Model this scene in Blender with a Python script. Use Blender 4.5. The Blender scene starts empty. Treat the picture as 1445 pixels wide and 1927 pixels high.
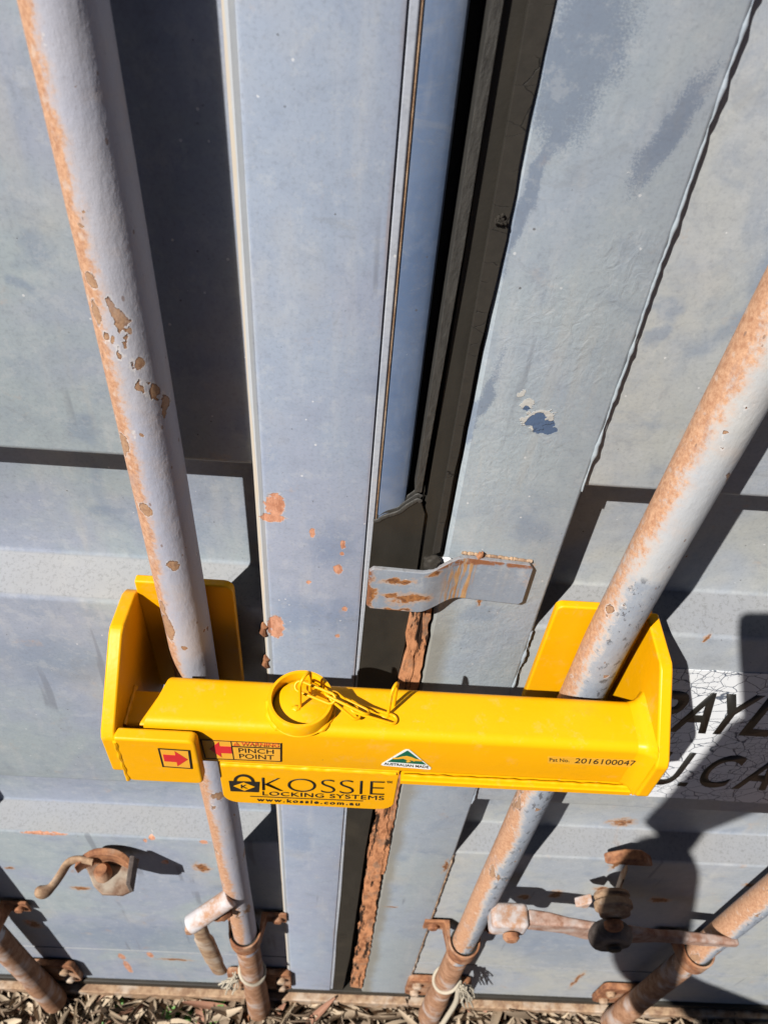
import bpy, bmesh, math, random
from mathutils import Vector, Matrix, noise as mnoise
R = math.radians
random.seed(7)
sc = bpy.context.scene
COL = sc.collection

# ------------------------------------------------------------------ camera
FPX = 1446.0; CX, CY = 722.5, 963.5            # focal length and centre in photo pixels
CAMPOS = Vector((0.0, -0.39, 0.0))
ax_x = Vector((0.99735811, 0.06303498, 0.03610244))
VX = Vector((0.99735811, 0.01947175, 0.06998318))     # camera right in world
VD = Vector((0.06303498, -0.71079559, -0.7005685))    # camera down in world
VF = Vector((0.03610244, 0.70312907, -0.71014515))    # camera forward in world

def at(px, py, y=None, z=None):
    """point of the real surface y=const (or z=const) seen at a photo pixel"""
    d = VX * (px - CX) + VD * (py - CY) + VF * FPX
    t = (y - CAMPOS.y) / d.y if y is not None else (z - CAMPOS.z) / d.z
    return CAMPOS + d * t

cam = bpy.data.cameras.new('camera'); co = bpy.data.objects.new('camera', cam); COL.objects.link(co)
rot = Matrix((VX, -VD, -VF)).transposed()
co.matrix_world = Matrix.Translation(CAMPOS) @ rot.to_4x4()
cam.sensor_fit = 'VERTICAL'; cam.sensor_height = 24.0; cam.lens = FPX / 1927 * 24.0
cam.clip_start = 0.01; cam.clip_end = 500
cam.dof.use_dof = True; cam.dof.focus_distance = 0.56; cam.dof.aperture_fstop = cam.lens / 2.0
sc.camera = co
sc.render.resolution_x = 767; sc.render.resolution_y = 1024

# ------------------------------------------------------------------ sky + sun
SUN = Vector((0.95, 1.0, -1.365)).normalized()
w = bpy.data.worlds.new('World'); sc.world = w; w.use_nodes = True
wn = w.node_tree; bg = wn.nodes['Background']
sky = wn.nodes.new('ShaderNodeTexSky'); sky.sky_type = 'NISHITA'; sky.sun_disc = False
sky.sun_elevation = math.asin(-SUN.z); sky.sun_rotation = math.atan2(-SUN.x, -SUN.y)
wn.links.new(sky.outputs[0], bg.inputs[0]); bg.inputs[1].default_value = 0.05; sky.altitude = 1500; sky.air_density = 0.16; sky.dust_density = 0.1
sl = bpy.data.lights.new('sun', 'SUN'); so = bpy.data.objects.new('sun', sl); COL.objects.link(so)
sl.energy = 5.0; sl.angle = R(0.53); sl.color = (1.0, 0.965, 0.91)
so.rotation_euler = SUN.to_track_quat('-Z', 'Y').to_euler()
sc.view_settings.view_transform = 'Standard'; sc.view_settings.look = 'None'
sc.view_settings.exposure = 0.54; sc.view_settings.gamma = 1.0; sc.view_settings.use_curve_mapping = False
sc.cycles.max_bounces = 6; sc.cycles.diffuse_bounces = 1

# ------------------------------------------------------------------ node helpers
class M:
    def __init__(s, name, rough=0.5, spec=0.4):
        s.m = bpy.data.materials.new(name); s.m.use_nodes = True; s.nt = s.m.node_tree
        s.b = s.nt.nodes['Principled BSDF']; s.b.inputs['Roughness'].default_value = rough
        s.b.inputs['Specular IOR Level'].default_value = spec
        s.geo = s.n('ShaderNodeNewGeometry'); s.pos = s.geo.outputs['Position']; s.h = []
    def n(s, t, **k):
        x = s.nt.nodes.new(t)
        for a, v in k.items(): setattr(x, a, v)
        return x
    def put(s, sock, v):
        if isinstance(v, (int, float)): sock.default_value = v
        elif isinstance(v, tuple): sock.default_value = v if len(v) == len(sock.default_value) else (*v, 1)
        else: s.nt.links.new(v, sock)
    def map(s, scale=(1, 1, 1), loc=(0, 0, 0), rot=(0, 0, 0), vec=None):
        x = s.n('ShaderNodeMapping'); s.put(x.inputs[0], vec or s.pos)
        x.inputs[1].default_value = loc; x.inputs[2].default_value = rot; x.inputs[3].default_value = scale
        return x.outputs[0]
    def noise(s, scale, detail=4, rough=.55, vec=None, dist=0, col=False):
        x = s.n('ShaderNodeTexNoise'); s.put(x.inputs['Vector'], vec or s.pos)
        x.inputs['Scale'].default_value = scale; x.inputs['Detail'].default_value = detail
        x.inputs['Roughness'].default_value = rough; x.inputs['Distortion'].default_value = dist
        return x.outputs[1 if col else 0]
    def vor(s, scale, feature='DISTANCE_TO_EDGE', vec=None, rnd=1):
        x = s.n('ShaderNodeTexVoronoi', feature=feature); s.put(x.inputs['Vector'], vec or s.pos)
        x.inputs['Scale'].default_value = scale; x.inputs['Randomness'].default_value = rnd
        return x.outputs[0]
    def math(s, op, a, b=0.0, c=None, clamp=False):
        x = s.n('ShaderNodeMath', operation=op, use_clamp=clamp); s.put(x.inputs[0], a); s.put(x.inputs[1], b)
        if c is not None: s.put(x.inputs[2], c)
        return x.outputs[0]
    def step(s, v, lo, hi, a=0.0, b=1.0):
        x = s.n('ShaderNodeMapRange'); s.put(x.inputs[0], v)
        for i, k in enumerate((lo, hi, a, b)): x.inputs[i + 1].default_value = k
        return x.outputs[0]
    def sstep(s, v, lo, hi):
        x = s.n('ShaderNodeMapRange', interpolation_type='SMOOTHSTEP'); s.put(x.inputs[0], v)
        x.inputs[1].default_value = lo; x.inputs[2].default_value = hi
        return x.outputs[0]
    def mix(s, f, a, b, mode='MIX'):
        x = s.n('ShaderNodeMix', data_type='RGBA', blend_type=mode)
        s.put(x.inputs[0], f); s.put(x.inputs[6], a); s.put(x.inputs[7], b)
        return x.outputs[2]
    def xyz(s, vec=None):
        x = s.n('ShaderNodeSeparateXYZ'); s.put(x.inputs[0], vec or s.pos); return x.outputs
    def bump(s, height, strength=.3, dist=.001):
        x = s.n('ShaderNodeBump'); s.put(x.inputs['Height'], height)
        x.inputs['Strength'].default_value = strength; x.inputs['Distance'].default_value = dist
        if s.h: s.nt.links.new(s.h[-1], x.inputs['Normal'])
        s.h.append(x.outputs[0]); return s
    def warp(s, amt, scale):
        c = s.noise(scale, 3, .6, col=True)
        a = s.n('ShaderNodeVectorMath', operation='SUBTRACT'); s.put(a.inputs[0], c); a.inputs[1].default_value = (.5, .5, .5)
        b = s.n('ShaderNodeVectorMath', operation='SCALE'); s.put(b.inputs[0], a.outputs[0]); b.inputs['Scale'].default_value = amt
        d = s.n('ShaderNodeVectorMath', operation='ADD'); s.put(d.inputs[0], s.pos); s.put(d.inputs[1], b.outputs[0])
        return d.outputs[0]
    def spots(s, lst, vec, y=0.0, lo=.75, hi=1.1):
        """mask of ragged patches. lst: (px,py,w,h[,rot]) measured on the photo, placed on the real plane y"""
        out = None
        for q in lst:
            px, py, wd, ht = q[:4]; an = q[4] if len(q) > 4 else 0
            c = at(px, py, y=y)
            hx = (at(px + wd / 2, py, y=y) - at(px - wd / 2, py, y=y)).length / 2
            hz = (at(px, py + ht / 2, y=y) - at(px, py - ht / 2, y=y)).length / 2
            v = s.n('ShaderNodeMapping', vector_type='TEXTURE'); s.put(v.inputs[0], vec)
            v.inputs[1].default_value = tuple(c); v.inputs[2].default_value = (0, R(an), 0); v.inputs[3].default_value = (hx, .08, hz)
            l = s.n('ShaderNodeVectorMath', operation='LENGTH'); s.put(l.inputs[0], v.outputs[0])
            m = s.math('SUBTRACT', 1.0, l.outputs['Value'])
            out = m if out is None else s.math('MAXIMUM', out, m)
        return out
    def done(s, col, rough=None, metal=None):
        s.put(s.b.inputs['Base Color'], col)
        if rough is not None: s.put(s.b.inputs['Roughness'], rough)
        if metal is not None: s.put(s.b.inputs['Metallic'], metal)
        if s.h: s.nt.links.new(s.h[-1], s.b.inputs['Normal'])
        return s.m

RY = -.0280                                     # lock rod axis, in front of the door skin
RUST = (.30, .115, .045); RUSTD = (.13, .045, .022); PRIMER = (.66, .27, .15)

def door_paint(name, A, B, dark, patches=(), chips=(), rusts=(), blues=(), wrinkle=(), extra=None, grime=.35, plane=0.0, chalk=.20):
    m = M(name, .5, .35)
    big = m.noise(5.5, 5, .6, dist=.6); mid = m.noise(19, 5, .65, dist=.8); fine = m.noise(420, 2, .6)
    col = m.mix(m.sstep(big, .38, .62), A, B)
    col = m.mix(m.math('MULTIPLY', m.sstep(mid, .5, .78), .55), col, dark)
    smear = m.noise(12, 4, .6, vec=m.map((3.5, 3.5, .55)))
    col = m.mix(m.math('MULTIPLY', m.sstep(smear, .52, .75), .30), col, (.50, .50, .50))
    beige = m.noise(7, 4, .6, vec=m.map((1, 1, 1), loc=(3, 5, 1)))
    col = m.mix(m.math('MULTIPLY', m.sstep(beige, .56, .76), .45), col, (.46, .42, .35))
    col = m.mix(m.math('MULTIPLY', m.sstep(m.noise(38, 5, .7, vec=m.map(loc=(9, 2, 4)), dist=.5), .48, .72), .22), col, (.20, .235, .30))
    wv = m.warp(.010, 130)
    if patches:
        f = m.spots(patches, m.warp(.05, 30), plane); col = m.mix(m.math('MULTIPLY', m.sstep(f, -.55, .55), .55), col, dark)
    if blues:
        gr = m.math('MULTIPLY', m.math('SUBTRACT', m.noise(900, 2, .8), .5), 1.5)
        f = m.math('ADD', m.spots(blues, m.warp(.02, 40), plane), gr); col = m.mix(m.math('MULTIPLY', m.sstep(f, -.15, .35), .72), col, (.15, .19, .265))
    # fine dust, pinholes and scratches
    col = m.mix(m.math('MULTIPLY', m.math('SUBTRACT', fine, .5, clamp=True), 1.0), col, (.14, .15, .18))
    ch = m.noise(70, 6, .8, vec=m.map(loc=(5, 5, 5))); col = m.mix(m.math('MULTIPLY', m.sstep(ch, .52, .62), chalk), col, (.52, .53, .53)); col = m.mix(m.math('MULTIPLY', m.sstep(ch, .44, .36), .16), col, (.17, .18, .21))
    pin = m.vor(95, 'F1'); sel = m.noise(60, 2, .5, vec=m.map(loc=(4, 4, 4)))
    pm = m.math('MULTIPLY', m.math('LESS_THAN', pin, .075), m.math('GREATER_THAN', sel, .53))
    col = m.mix(m.math('MULTIPLY', m.math('MULTIPLY', pm, m.sstep(m.noise(200, 2), .4, .6)), .75), col, (.09, .085, .085))
    wp = m.vor(70, 'F1', vec=m.map(loc=(.3, .1, .7)))
    col = m.mix(m.math('MULTIPLY', m.math('MULTIPLY', m.math('LESS_THAN', wp, .06), m.math('GREATER_THAN', sel, .5)), .6), col, (.7, .7, .7))
    scv = m.noise(60, 2, .5, vec=m.map((1.0, 1, .06), rot=(0, R(38), 0)))
    scm = m.math('MULTIPLY', m.sstep(scv, .66, .72), m.sstep(m.noise(9, 2, .5, vec=m.map(loc=(8, 8, 8))), .48, .56))
    col = m.mix(m.math('MULTIPLY', scm, .5), col, (.15, .16, .19))
    drip = m.noise(34, 3, .6, vec=m.map((1, 1, .05), loc=(2, 2, 6))); col = m.mix(m.math('MULTIPLY', m.math('MULTIPLY', m.sstep(drip, .60, .68), m.sstep(m.noise(6, 3, .5, vec=m.map(loc=(7, 7, 1))), .45, .6)), .22), col, (.42, .40, .36))
    smg = m.noise(17, 6, .75, vec=m.map((.9, .9, 1.2), loc=(11, 2, 5)), dist=1.2); col = m.mix(m.math('MULTIPLY', m.sstep(smg, .57, .66), .30), col, (.23, .245, .27))
    rg = m.noise(26, 6, .7, vec=m.map(loc=(1, 7, 2)))
    ru = m.math('MULTIPLY', m.sstep(rg, .69, .74), .9)
    col = m.mix(m.math('MULTIPLY', m.sstep(rg, .60, .74), grime), col, (.50, .35, .24))
    col = m.mix(ru, col, RUST)
    
    if rusts:
        f = m.math('ADD', m.spots(rusts, m.warp(.02, 60), plane), m.math('MULTIPLY', m.math('SUBTRACT', m.noise(160, 4, .7), .5), 1.6))
        col = m.mix(m.math('MULTIPLY', m.sstep(f, -.35, .3), .55), col, (.52, .31, .16)); col = m.mix(m.sstep(f, .12, .45), col, m.mix(m.sstep(m.noise(260, 4, .75), .35, .65), (.13, .055, .03), (.36, .16, .06)))
    if extra: col = extra(m, col)
    up = m.sstep(m.xyz(m.geo.outputs['Normal'])[2], .25, .75)
    dirt_and_dim = m.mix(m.math('ADD', .45, m.math('MULTIPLY', m.sstep(m.noise(300, 4, .75), .36, .5), .55)), (.115, .115, .115), m.mix(m.noise(8, 3), (.215, .235, .275), (.235, .225, .205)))  # speckled ledge dirt, plus darkening painted in to tone down the sunlit slopes
    col = m.mix(m.math('MULTIPLY', up, .88), col, dirt_and_dim)
    if chips:
        f = m.math('ADD', m.spots(chips, m.warp(.006, 130), plane), m.math('MULTIPLY', m.math('SUBTRACT', m.noise(240, 4, .75), .5), .9))
        k = m.sstep(f, .13, .20); edge = m.math('SUBTRACT', m.sstep(f, .04, .13), k)
        pr = m.mix(m.sstep(m.noise(170, 5, .8, vec=m.map((1, 1, .4))), .35, .65), (.40, .17, .10), (.66, .34, .22)); pr = m.mix(m.math('MULTIPLY', m.sstep(m.noise(120, 4, .7, vec=m.map(loc=(6, 6, 6))), .58, .62), .8), pr, (.42, .42, .45))
        col = m.mix(m.math('MULTIPLY', edge, .5), col, (.55, .53, .52)); col = m.mix(k, col, pr)
        m.bump(m.math('SUBTRACT', 1.0, k), .6, .0006)
    m.bump(m.noise(170, 3, .6), .10, .0012)
    m.bump(m.noise(14, 3, .5), .25, .004)
    if wrinkle:
        wr = m.noise(150, 3, .55, dist=.9, vec=m.map((1, 1, .8))); f = m.sstep(m.spots(wrinkle, m.warp(.06, 20), plane), -.15, .5)
        m.bump(m.math('MULTIPLY', m.sstep(wr, .25, .75), f), .24, .0008)
    ro = m.math('ADD', .42, m.math('MULTIPLY', big, .25))
    return m.done(col, ro)

# ------------------------------------------------------------------ mesh helpers
def fin(name, bm, mat, parent=None, bevel=0, seg=3, smooth=True, ang=35, origin=None):
    bmesh.ops.recalc_face_normals(bm, faces=bm.faces)
    me = bpy.data.meshes.new(name)
    o = bpy.data.objects.new(name, me); COL.objects.link(o)
    if parent is not None:
        o.parent = parent
        org = Vector(origin) if origin is not None else parent_loc(parent)
    else: org = Vector(origin or (0, 0, 0)); 
    if org.length: bmesh.ops.translate(bm, verts=bm.verts, vec=-org)
    bm.to_mesh(me); bm.free()
    if parent is None: o.location = org
    else: o.location = org - parent_loc(parent)
    if isinstance(mat, (list, tuple)):
        for q in mat: me.materials.append(q)
    elif mat: me.materials.append(mat)
    if smooth:
        me.polygons.foreach_set('use_smooth', [True] * len(me.polygons)); me.set_sharp_from_angle(angle=R(ang))
    if bevel:
        b = o.modifiers.new('bevel', 'BEVEL'); b.width = bevel; b.segments = seg; b.limit_method = 'ANGLE'; b.angle_limit = R(30)
        b.harden_normals = True
    return o
def parent_loc(p):
    v = Vector(p.location)
    while p.parent: p = p.parent; v += Vector(p.location)
    return v
def empty(name, label, cat, loc=(0, 0, 0), group=None):
    o = bpy.data.objects.new(name, None); COL.objects.link(o); o.location = loc; o.empty_display_size = .05
    o['label'] = label; o['category'] = cat
    if group: o['group'] = group
    return o
def tag(o, label=None, cat=None, group=None, kind=None):
    for k, v in (('label', label), ('category', cat), ('group', group), ('kind', kind)):
        if v: o[k] = v
    return o
def abox(bm, x0, x1, y0, y1, z0, z1):
    v = [bm.verts.new(p) for p in ((x0, y0, z0), (x1, y0, z0), (x1, y1, z0), (x0, y1, z0), (x0, y0, z1), (x1, y0, z1), (x1, y1, z1), (x0, y1, z1))]
    for f in ((0, 3, 2, 1), (4, 5, 6, 7), (0, 1, 5, 4), (1, 2, 6, 5), (2, 3, 7, 6), (3, 0, 4, 7)): bm.faces.new([v[i] for i in f])
def box(name, x0, x1, y0, y1, z0, z1, mat, parent=None, bevel=0, **k):
    bm = bmesh.new(); abox(bm, x0, x1, y0, y1, z0, z1); return fin(name, bm, mat, parent, bevel, **k)
def aprism(bm, poly, axis, lo, hi):
    """poly: 2D points; axis x: (y,z), y: (x,z), z: (x,y)"""
    def P(a, b, c): return {'x': (c, a, b), 'y': (a, c, b), 'z': (a, b, c)}[axis]
    A = [bm.verts.new(P(a, b, lo)) for a, b in poly]; B = [bm.verts.new(P(a, b, hi)) for a, b in poly]
    n = len(poly); bm.faces.new(A); bm.faces.new(list(reversed(B)))
    for i in range(n): bm.faces.new((A[i], B[i], B[(i + 1) % n], A[(i + 1) % n]))
def prism(name, poly, axis, lo, hi, mat, parent=None, bevel=0, **k):
    bm = bmesh.new(); aprism(bm, poly, axis, lo, hi); return fin(name, bm, mat, parent, bevel, **k)
def rrect(x0, x1, z0, z1, r, n=5, corners=(1, 1, 1, 1)):
    """corners: bl, br, tr, tl rounded?"""
    out = []
    for i, (cx, cz, a) in enumerate(((x0 + r, z0 + r, 180), (x1 - r, z0 + r, 270), (x1 - r, z1 - r, 0), (x0 + r, z1 - r, 90))):
        if corners[i]:
            for k in range(n + 1):
                t = R(a + 90 * k / n); out.append((cx + r * math.cos(t), cz + r * math.sin(t)))
        else: out.append(((x0, z0), (x1, z0), (x1, z1), (x0, z1))[i])
    return out
def atube(bm, pts, rad, seg=12, closed=False, caps=True, flat=1.0, up=None):
    pts = [Vector(p) for p in pts]; n = len(pts); rings = []
    rads = rad if isinstance(rad, (list, tuple)) else [rad] * n
    prev = None
    for i, p in enumerate(pts):
        a = pts[(i - 1) % n] if (closed or i > 0) else p; b = pts[(i + 1) % n] if (closed or i < n - 1) else p
        t = (b - a).normalized()
        if prev is None:
            q = Vector(up) if up else (Vector((0, 0, 1)) if abs(t.z) < .9 else Vector((0, 1, 0)))
        else: q = prev
        u = (q - t * q.dot(t)).normalized(); prev = u; v = t.cross(u)
        rings.append([bm.verts.new(p + (u * math.cos(2 * math.pi * k / seg) * flat + v * math.sin(2 * math.pi * k / seg)) * rads[i]) for k in range(seg)])
    m = n if closed else n - 1
    for i in range(m):
        A, B = rings[i], rings[(i + 1) % n]
        for k in range(seg): bm.faces.new((A[k], A[(k + 1) % seg], B[(k + 1) % seg], B[k]))
    if caps and not closed: bm.faces.new(rings[0]); bm.faces.new(rings[-1])
def tube(name, pts, rad, mat, parent=None, **k):
    kk = {a: k.pop(a) for a in ('seg', 'closed', 'caps', 'flat', 'up') if a in k}
    bm = bmesh.new(); atube(bm, pts, rad, **kk); return fin(name, bm, mat, parent, **k)
def smoothpath(pts, n=6):
    pts = [Vector(p) for p in pts]; out = []
    for i in range(len(pts) - 1):
        p0 = pts[max(i - 1, 0)]; p1 = pts[i]; p2 = pts[i + 1]; p3 = pts[min(i + 2, len(pts) - 1)]
        for k in range(n):
            t = k / n
            out.append(.5 * ((2 * p1) + (p2 - p0) * t + (2 * p0 - 5 * p1 + 4 * p2 - p3) * t * t + (3 * p1 - p0 - 3 * p2 + p3) * t ** 3))
    out.append(pts[-1]); return out
def lathe(bm, prof, c, axis='z', seg=40):
    """prof: (radius, height) list, closed solid of revolution about c"""
    rings = []
    for r, h in prof:
        ring = []
        for k in range(seg):
            a = 2 * math.pi * k / seg; x, y = r * math.cos(a), r * math.sin(a)
            p = (x, y, h) if axis == 'z' else ((x, h, y) if axis == 'y' else (h, x, y))
            ring.append(bm.verts.new(Vector(c) + Vector(p)))
        rings.append(ring)
    n = len(rings)
    for i in range(n):
        A, B = rings[i], rings[(i + 1) % n]
        for k in range(seg): bm.faces.new((A[k], A[(k + 1) % seg], B[(k + 1) % seg], B[k]))
def sheet_poly(name, pts, thick, mat, parent, y=None, bevel=0):
    """flat plate, outline given as (x,z) points, front at y, going back by thick"""
    return prism(name, pts, 'y', y, y + thick, mat, parent, bevel)
def jag(pts, step, amp, seed=0):
    out = []; rr = random.Random(seed)
    for i in range(len(pts) - 1):
        a = Vector(pts[i]); b = Vector(pts[i + 1]); n = max(1, int((b - a).length / step))
        for k in range(n):
            p = a.lerp(b, k / n); out.append((p.x + rr.uniform(-amp, amp), p.y + rr.uniform(-amp, amp) * .5))
    out.append(tuple(pts[-1])); return out
FONT = None
def text_fit(name, s, x0, x1, z0, z1, y, mat, parent, bold=0.0, thick=.0002, shear=0.0, skew=0.0, space=1.0):
    """lettering fitted in a box of the plane y=const, raised by thick towards -y. skew = z drop per metre x"""
    cu = bpy.data.curves.new(name, 'FONT'); cu.body = s; cu.size = 1; cu.extrude = 0; cu.offset = bold; cu.shear = shear; cu.space_character = space
    cu.resolution_u = 6
    ob = bpy.data.objects.new(name, cu); COL.objects.link(ob)
    dg = bpy.context.evaluated_depsgraph_get(); me = bpy.data.meshes.new_from_object(ob.evaluated_get(dg))
    bpy.data.objects.remove(ob); bpy.data.curves.remove(cu)
    bm = bmesh.new(); bm.from_mesh(me); bpy.data.meshes.remove(me)
    xs = [v.co.x for v in bm.verts]; ys = [v.co.y for v in bm.verts]; a, b, c, d = min(xs), max(xs), min(ys), max(ys)
    for v in bm.verts:
        X = x0 + (v.co.x - a) / (b - a) * (x1 - x0); Z = z0 + (v.co.y - c) / (d - c) * (z1 - z0)
        v.co = (X, y, Z - skew * (X - x0))
    r = bmesh.ops.extrude_face_region(bm, geom=bm.faces[:])
    bmesh.ops.translate(bm, verts=[g for g in r['geom'] if isinstance(g, bmesh.types.BMVert)], vec=(0, -thick, 0))
    return fin(name, bm, mat, parent, smooth=False)

# ------------------------------------------------------------------ materials
LIL = (.312, .348, .44); GRN = (.335, .385, .41); DK = (.19, .24, .325)
mat_panelL = door_paint('panel_paint_left', GRN, (.30, .335, .415), DK,
    patches=((70, 480, 70, 60), (150, 820, 60, 50), (30, 540, 30, 40), (170, 1035, 60, 20), (250, 1770, 300, 46), (100, 1250, 200, 80), (230, 1230, 90, 60)),
    chips=((80, 1576, 100, 5), (285, 1585, 14, 7), (310, 1629, 16, 9), (272, 1589, 10, 7), (382, 1592, 18, 8), (240, 1825, 14, 26), (228, 1806, 14, 12), (282, 1803, 14, 12), (52, 1741, 10, 8)),
    rusts=((150, 1678, 40, 6), (15, 1640, 24, 5), (60, 1745, 30, 14), (330, 1812, 60, 4), (380, 1640, 30, 16)))
mat_panelR = door_paint('panel_paint_right', (.405, .415, .40), (.345, .375, .42), DK,
    patches=((1250, 590, 50, 50), (1230, 640, 30, 40), (1420, 560, 60, 300, 20), (1080, 1790, 200, 70), (1000, 1770, 150, 60)),
    rusts=((1180, 1605, 60, 14), (1160, 1630, 14, 30), (1420, 1672, 40, 7), (1045, 1690, 24, 14), (985, 1695, 24, 10), (1085, 1850, 10, 30), (1240, 1700, 40, 10), (1130, 1680, 30, 10), (1225, 1560, 160, 8), (1312, 1115, 6, 6), (1330, 1210, 10, 12)), grime=.45)
def stileL_extra(m, col):
    x, y, z = m.xyz()
    n1 = m.noise(45, 4, .6, vec=m.map((3, 3, .25)))
    e = m.math('ADD', x, m.math('MULTIPLY', m.math('SUBTRACT', n1, .5), .006))
    col = m.mix(m.math('MULTIPLY', m.sstep(e, -.0655, -.0675), .75), col, (.47, .485, .49))
    col = m.mix(m.math('MULTIPLY', m.sstep(e, -.0700, -.0715), .8), col, (.52, .44, .34))
    # brown water line beside the flange and low down
    return m.mix(m.math('MULTIPLY', m.math('MULTIPLY', m.sstep(e, .0055, .008), m.sstep(m.noise(9, 3), .4, .6)), .5), col, (.33, .24, .20))
mat_stileL = door_paint('stile_paint_left', LIL, (.315, .365, .455), (.20, .25, .36),
    patches=((620, 1030, 90, 90), (560, 1160, 80, 60), (560, 1580, 60, 60), (640, 1150, 60, 60)),
    extra=stileL_extra, chips=((517, 950, 46, 52), (588, 1003, 15, 24), (645, 1025, 10, 17), (644, 1042, 9, 9), (637, 1072, 20, 20), (582, 1096, 13, 9), (648, 1146, 13, 10), (519, 1180, 38, 50), (636, 1197, 10, 9), (512, 975, 60, 16)))
mat_stileR_blues = ((990, 380, 40, 700, 12), (1090, 110, 170, 380, 8), (885, 800, 26, 260, 12), (1260, 250, 60, 260, 20))
def stileR_extra(m, col):
    x, y, z = m.xyz()
    # brown water stain running down beside the seal
    lo = m.math('ADD', x, m.math('MULTIPLY', m.math('SUBTRACT', m.noise(14, 4, .6, vec=m.map((1, 1, .6))), .5), .035))
    st = m.math('MULTIPLY', m.sstep(lo, .093, .078), m.sstep(z, -.44, -.56))
    col = m.mix(m.math('MULTIPLY', st, .72), col, (.235, .215, .17))
    # peeled patch: old dark blue coat with lifted pale rim
    f = m.math('ADD', m.spots(((1008, 790, 46, 26, -40), (1022, 803, 50, 26, -30), (1036, 812, 30, 14, -10), (990, 768, 16, 10, -40)), m.warp(.006, 120), 0), m.math('MULTIPLY', m.math('SUBTRACT', m.noise(260, 3, .7), .5), .7))
    rim = m.spots(((1012, 788, 84, 50, -38), (992, 762, 40, 22, -40), (978, 742, 22, 14, -35)), m.warp(.012, 90), 0)
    rimf = m.math('MULTIPLY', m.sstep(m.math('ADD', rim, m.math('MULTIPLY', m.math('SUBTRACT', m.noise(200, 3, .7), .5), 1.3)), .22, .3), .85)
    col = m.mix(rimf, col, (.52, .50, .46)); k = m.sstep(f, .13, .17)
    col = m.mix(k, col, (.085, .13, .22)); m.bump(m.math('SUBTRACT', m.math('MULTIPLY', rimf, .6), k), .7, .0009)
    return col
mat_stileR = door_paint('stile_paint_right', (.345, .390, .42), (.325, .370, .43), DK, blues=mat_stileR_blues,
    patches=((1000, 1000, 60, 60), (900, 1150, 80, 50), (860, 1660, 60, 40)),
    rusts=((905, 1058, 60, 8), (970, 1060, 70, 8), (905, 1050, 14, 20), (900, 1135, 14, 10), (735, 1706, 26, 4), (855, 1620, 12, 16), (838, 1630, 8, 26)),
    wrinkle=((1050, 640, 300, 260), (960, 860, 200, 320), (930, 1200, 260, 300), (1180, 500, 160, 200)), extra=stileR_extra, grime=.2)
mat_blue = door_paint('deep_blue_paint', (.095, .14, .235), (.135, .18, .27), (.06, .095, .18), grime=.05, chalk=.04)
mat_flange = door_paint('flange_paint', (.40, .42, .46), (.36, .385, .45), DK, grime=.3)
def strap_extra(m, col):
    x, y, z = m.xyz(); band = m.math('MULTIPLY', m.sstep(x, .066, .078), m.sstep(x, .096, .090))
    ln = m.noise(330, 3, .6, vec=m.map((1, 1, .10), rot=(0, R(-8), 0)))
    col = m.mix(m.math('MULTIPLY', band, m.sstep(ln, .44, .56)), col, m.mix(m.noise(90, 3), (.30, .13, .05), (.50, .33, .17)))
    m.bump(m.math('MULTIPLY', band, ln), .6, .0012); ed = m.math('MAXIMUM', m.sstep(x, .0165, .0135), m.sstep(m.math('ADD', z, m.math('MULTIPLY', m.noise(90, 3), .006)), -.4375, -.4345))
    return m.mix(m.math('MULTIPLY', ed, m.sstep(m.noise(110, 4, .7), .40, .52)), col, (.24, .10, .05))
mat_strap = door_paint('strap_paint', (.22, .26, .32), (.30, .33, .37), (.15, .19, .26),
    rusts=((772, 1120, 84, 22), (750, 1088, 60, 9), (735, 1110, 50, 12), (812, 1076, 26, 12), (700, 1105, 14, 60), (740, 1136, 60, 8)), plane=-.012, grime=.5, extra=strap_extra)
mat_railR = door_paint('rail_paint', (.30, .345, .41), (.36, .39, .44), DK, grime=.3)

def m_rubber():
    m = M('black_rubber', .62, .35); n1 = m.noise(60, 5, .6, vec=m.map((1, 1, .35)))
    col = m.mix(n1, (.014, .013, .011), (.036, .031, .024))
    col = m.mix(m.math('MULTIPLY', m.sstep(m.noise(9, 3), .5, .7), .4), col, (.060, .048, .033))
    m.bump(m.noise(300, 3, .7), .25, .0006); return m.done(col, m.math('ADD', .45, m.math('MULTIPLY', n1, .3)))
def m_rubbercrack():
    m = M('cracked_rubber', .7, .3); v = m.vor(42, vec=m.map((.55, .55, 1.6), vec=m.warp(.006, 80))); c = m.math('MAXIMUM', m.sstep(v, .0, .010), m.sstep(m.noise(30, 2), .50, .46))
    col = m.mix(c, (.006, .006, .006), m.mix(m.noise(120, 4, .7), (.020, .018, .015), (.042, .036, .029)))
    m.bump(c, .5, .0008); m.bump(m.noise(260, 3, .7), .25, .0005); return m.done(col)
def m_rubberrough():
    m = M('torn_rubber_edge', .6, .4); n1 = m.noise(260, 4, .7, vec=m.map((1, 1, .3), rot=(0, R(25), 0)))
    m.bump(n1, .9, .0014); return m.done(m.mix(n1, (.010, .010, .010), (.075, .07, .062)))
def m_rust(name='rusty_steel', a=(.34, .155, .075), b=(.16, .065, .035), c=(.46, .30, .20)):
    m = M(name, .8, .25); n1 = m.noise(70, 6, .7); n2 = m.noise(22, 4, .6)
    col = m.mix(m.sstep(n1, .35, .65), b, a); col = m.mix(m.math('MULTIPLY', m.sstep(n2, .48, .68), .75), col, c)
    m.bump(m.noise(220, 4, .75), .45, .0009); return m.done(col)
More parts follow.
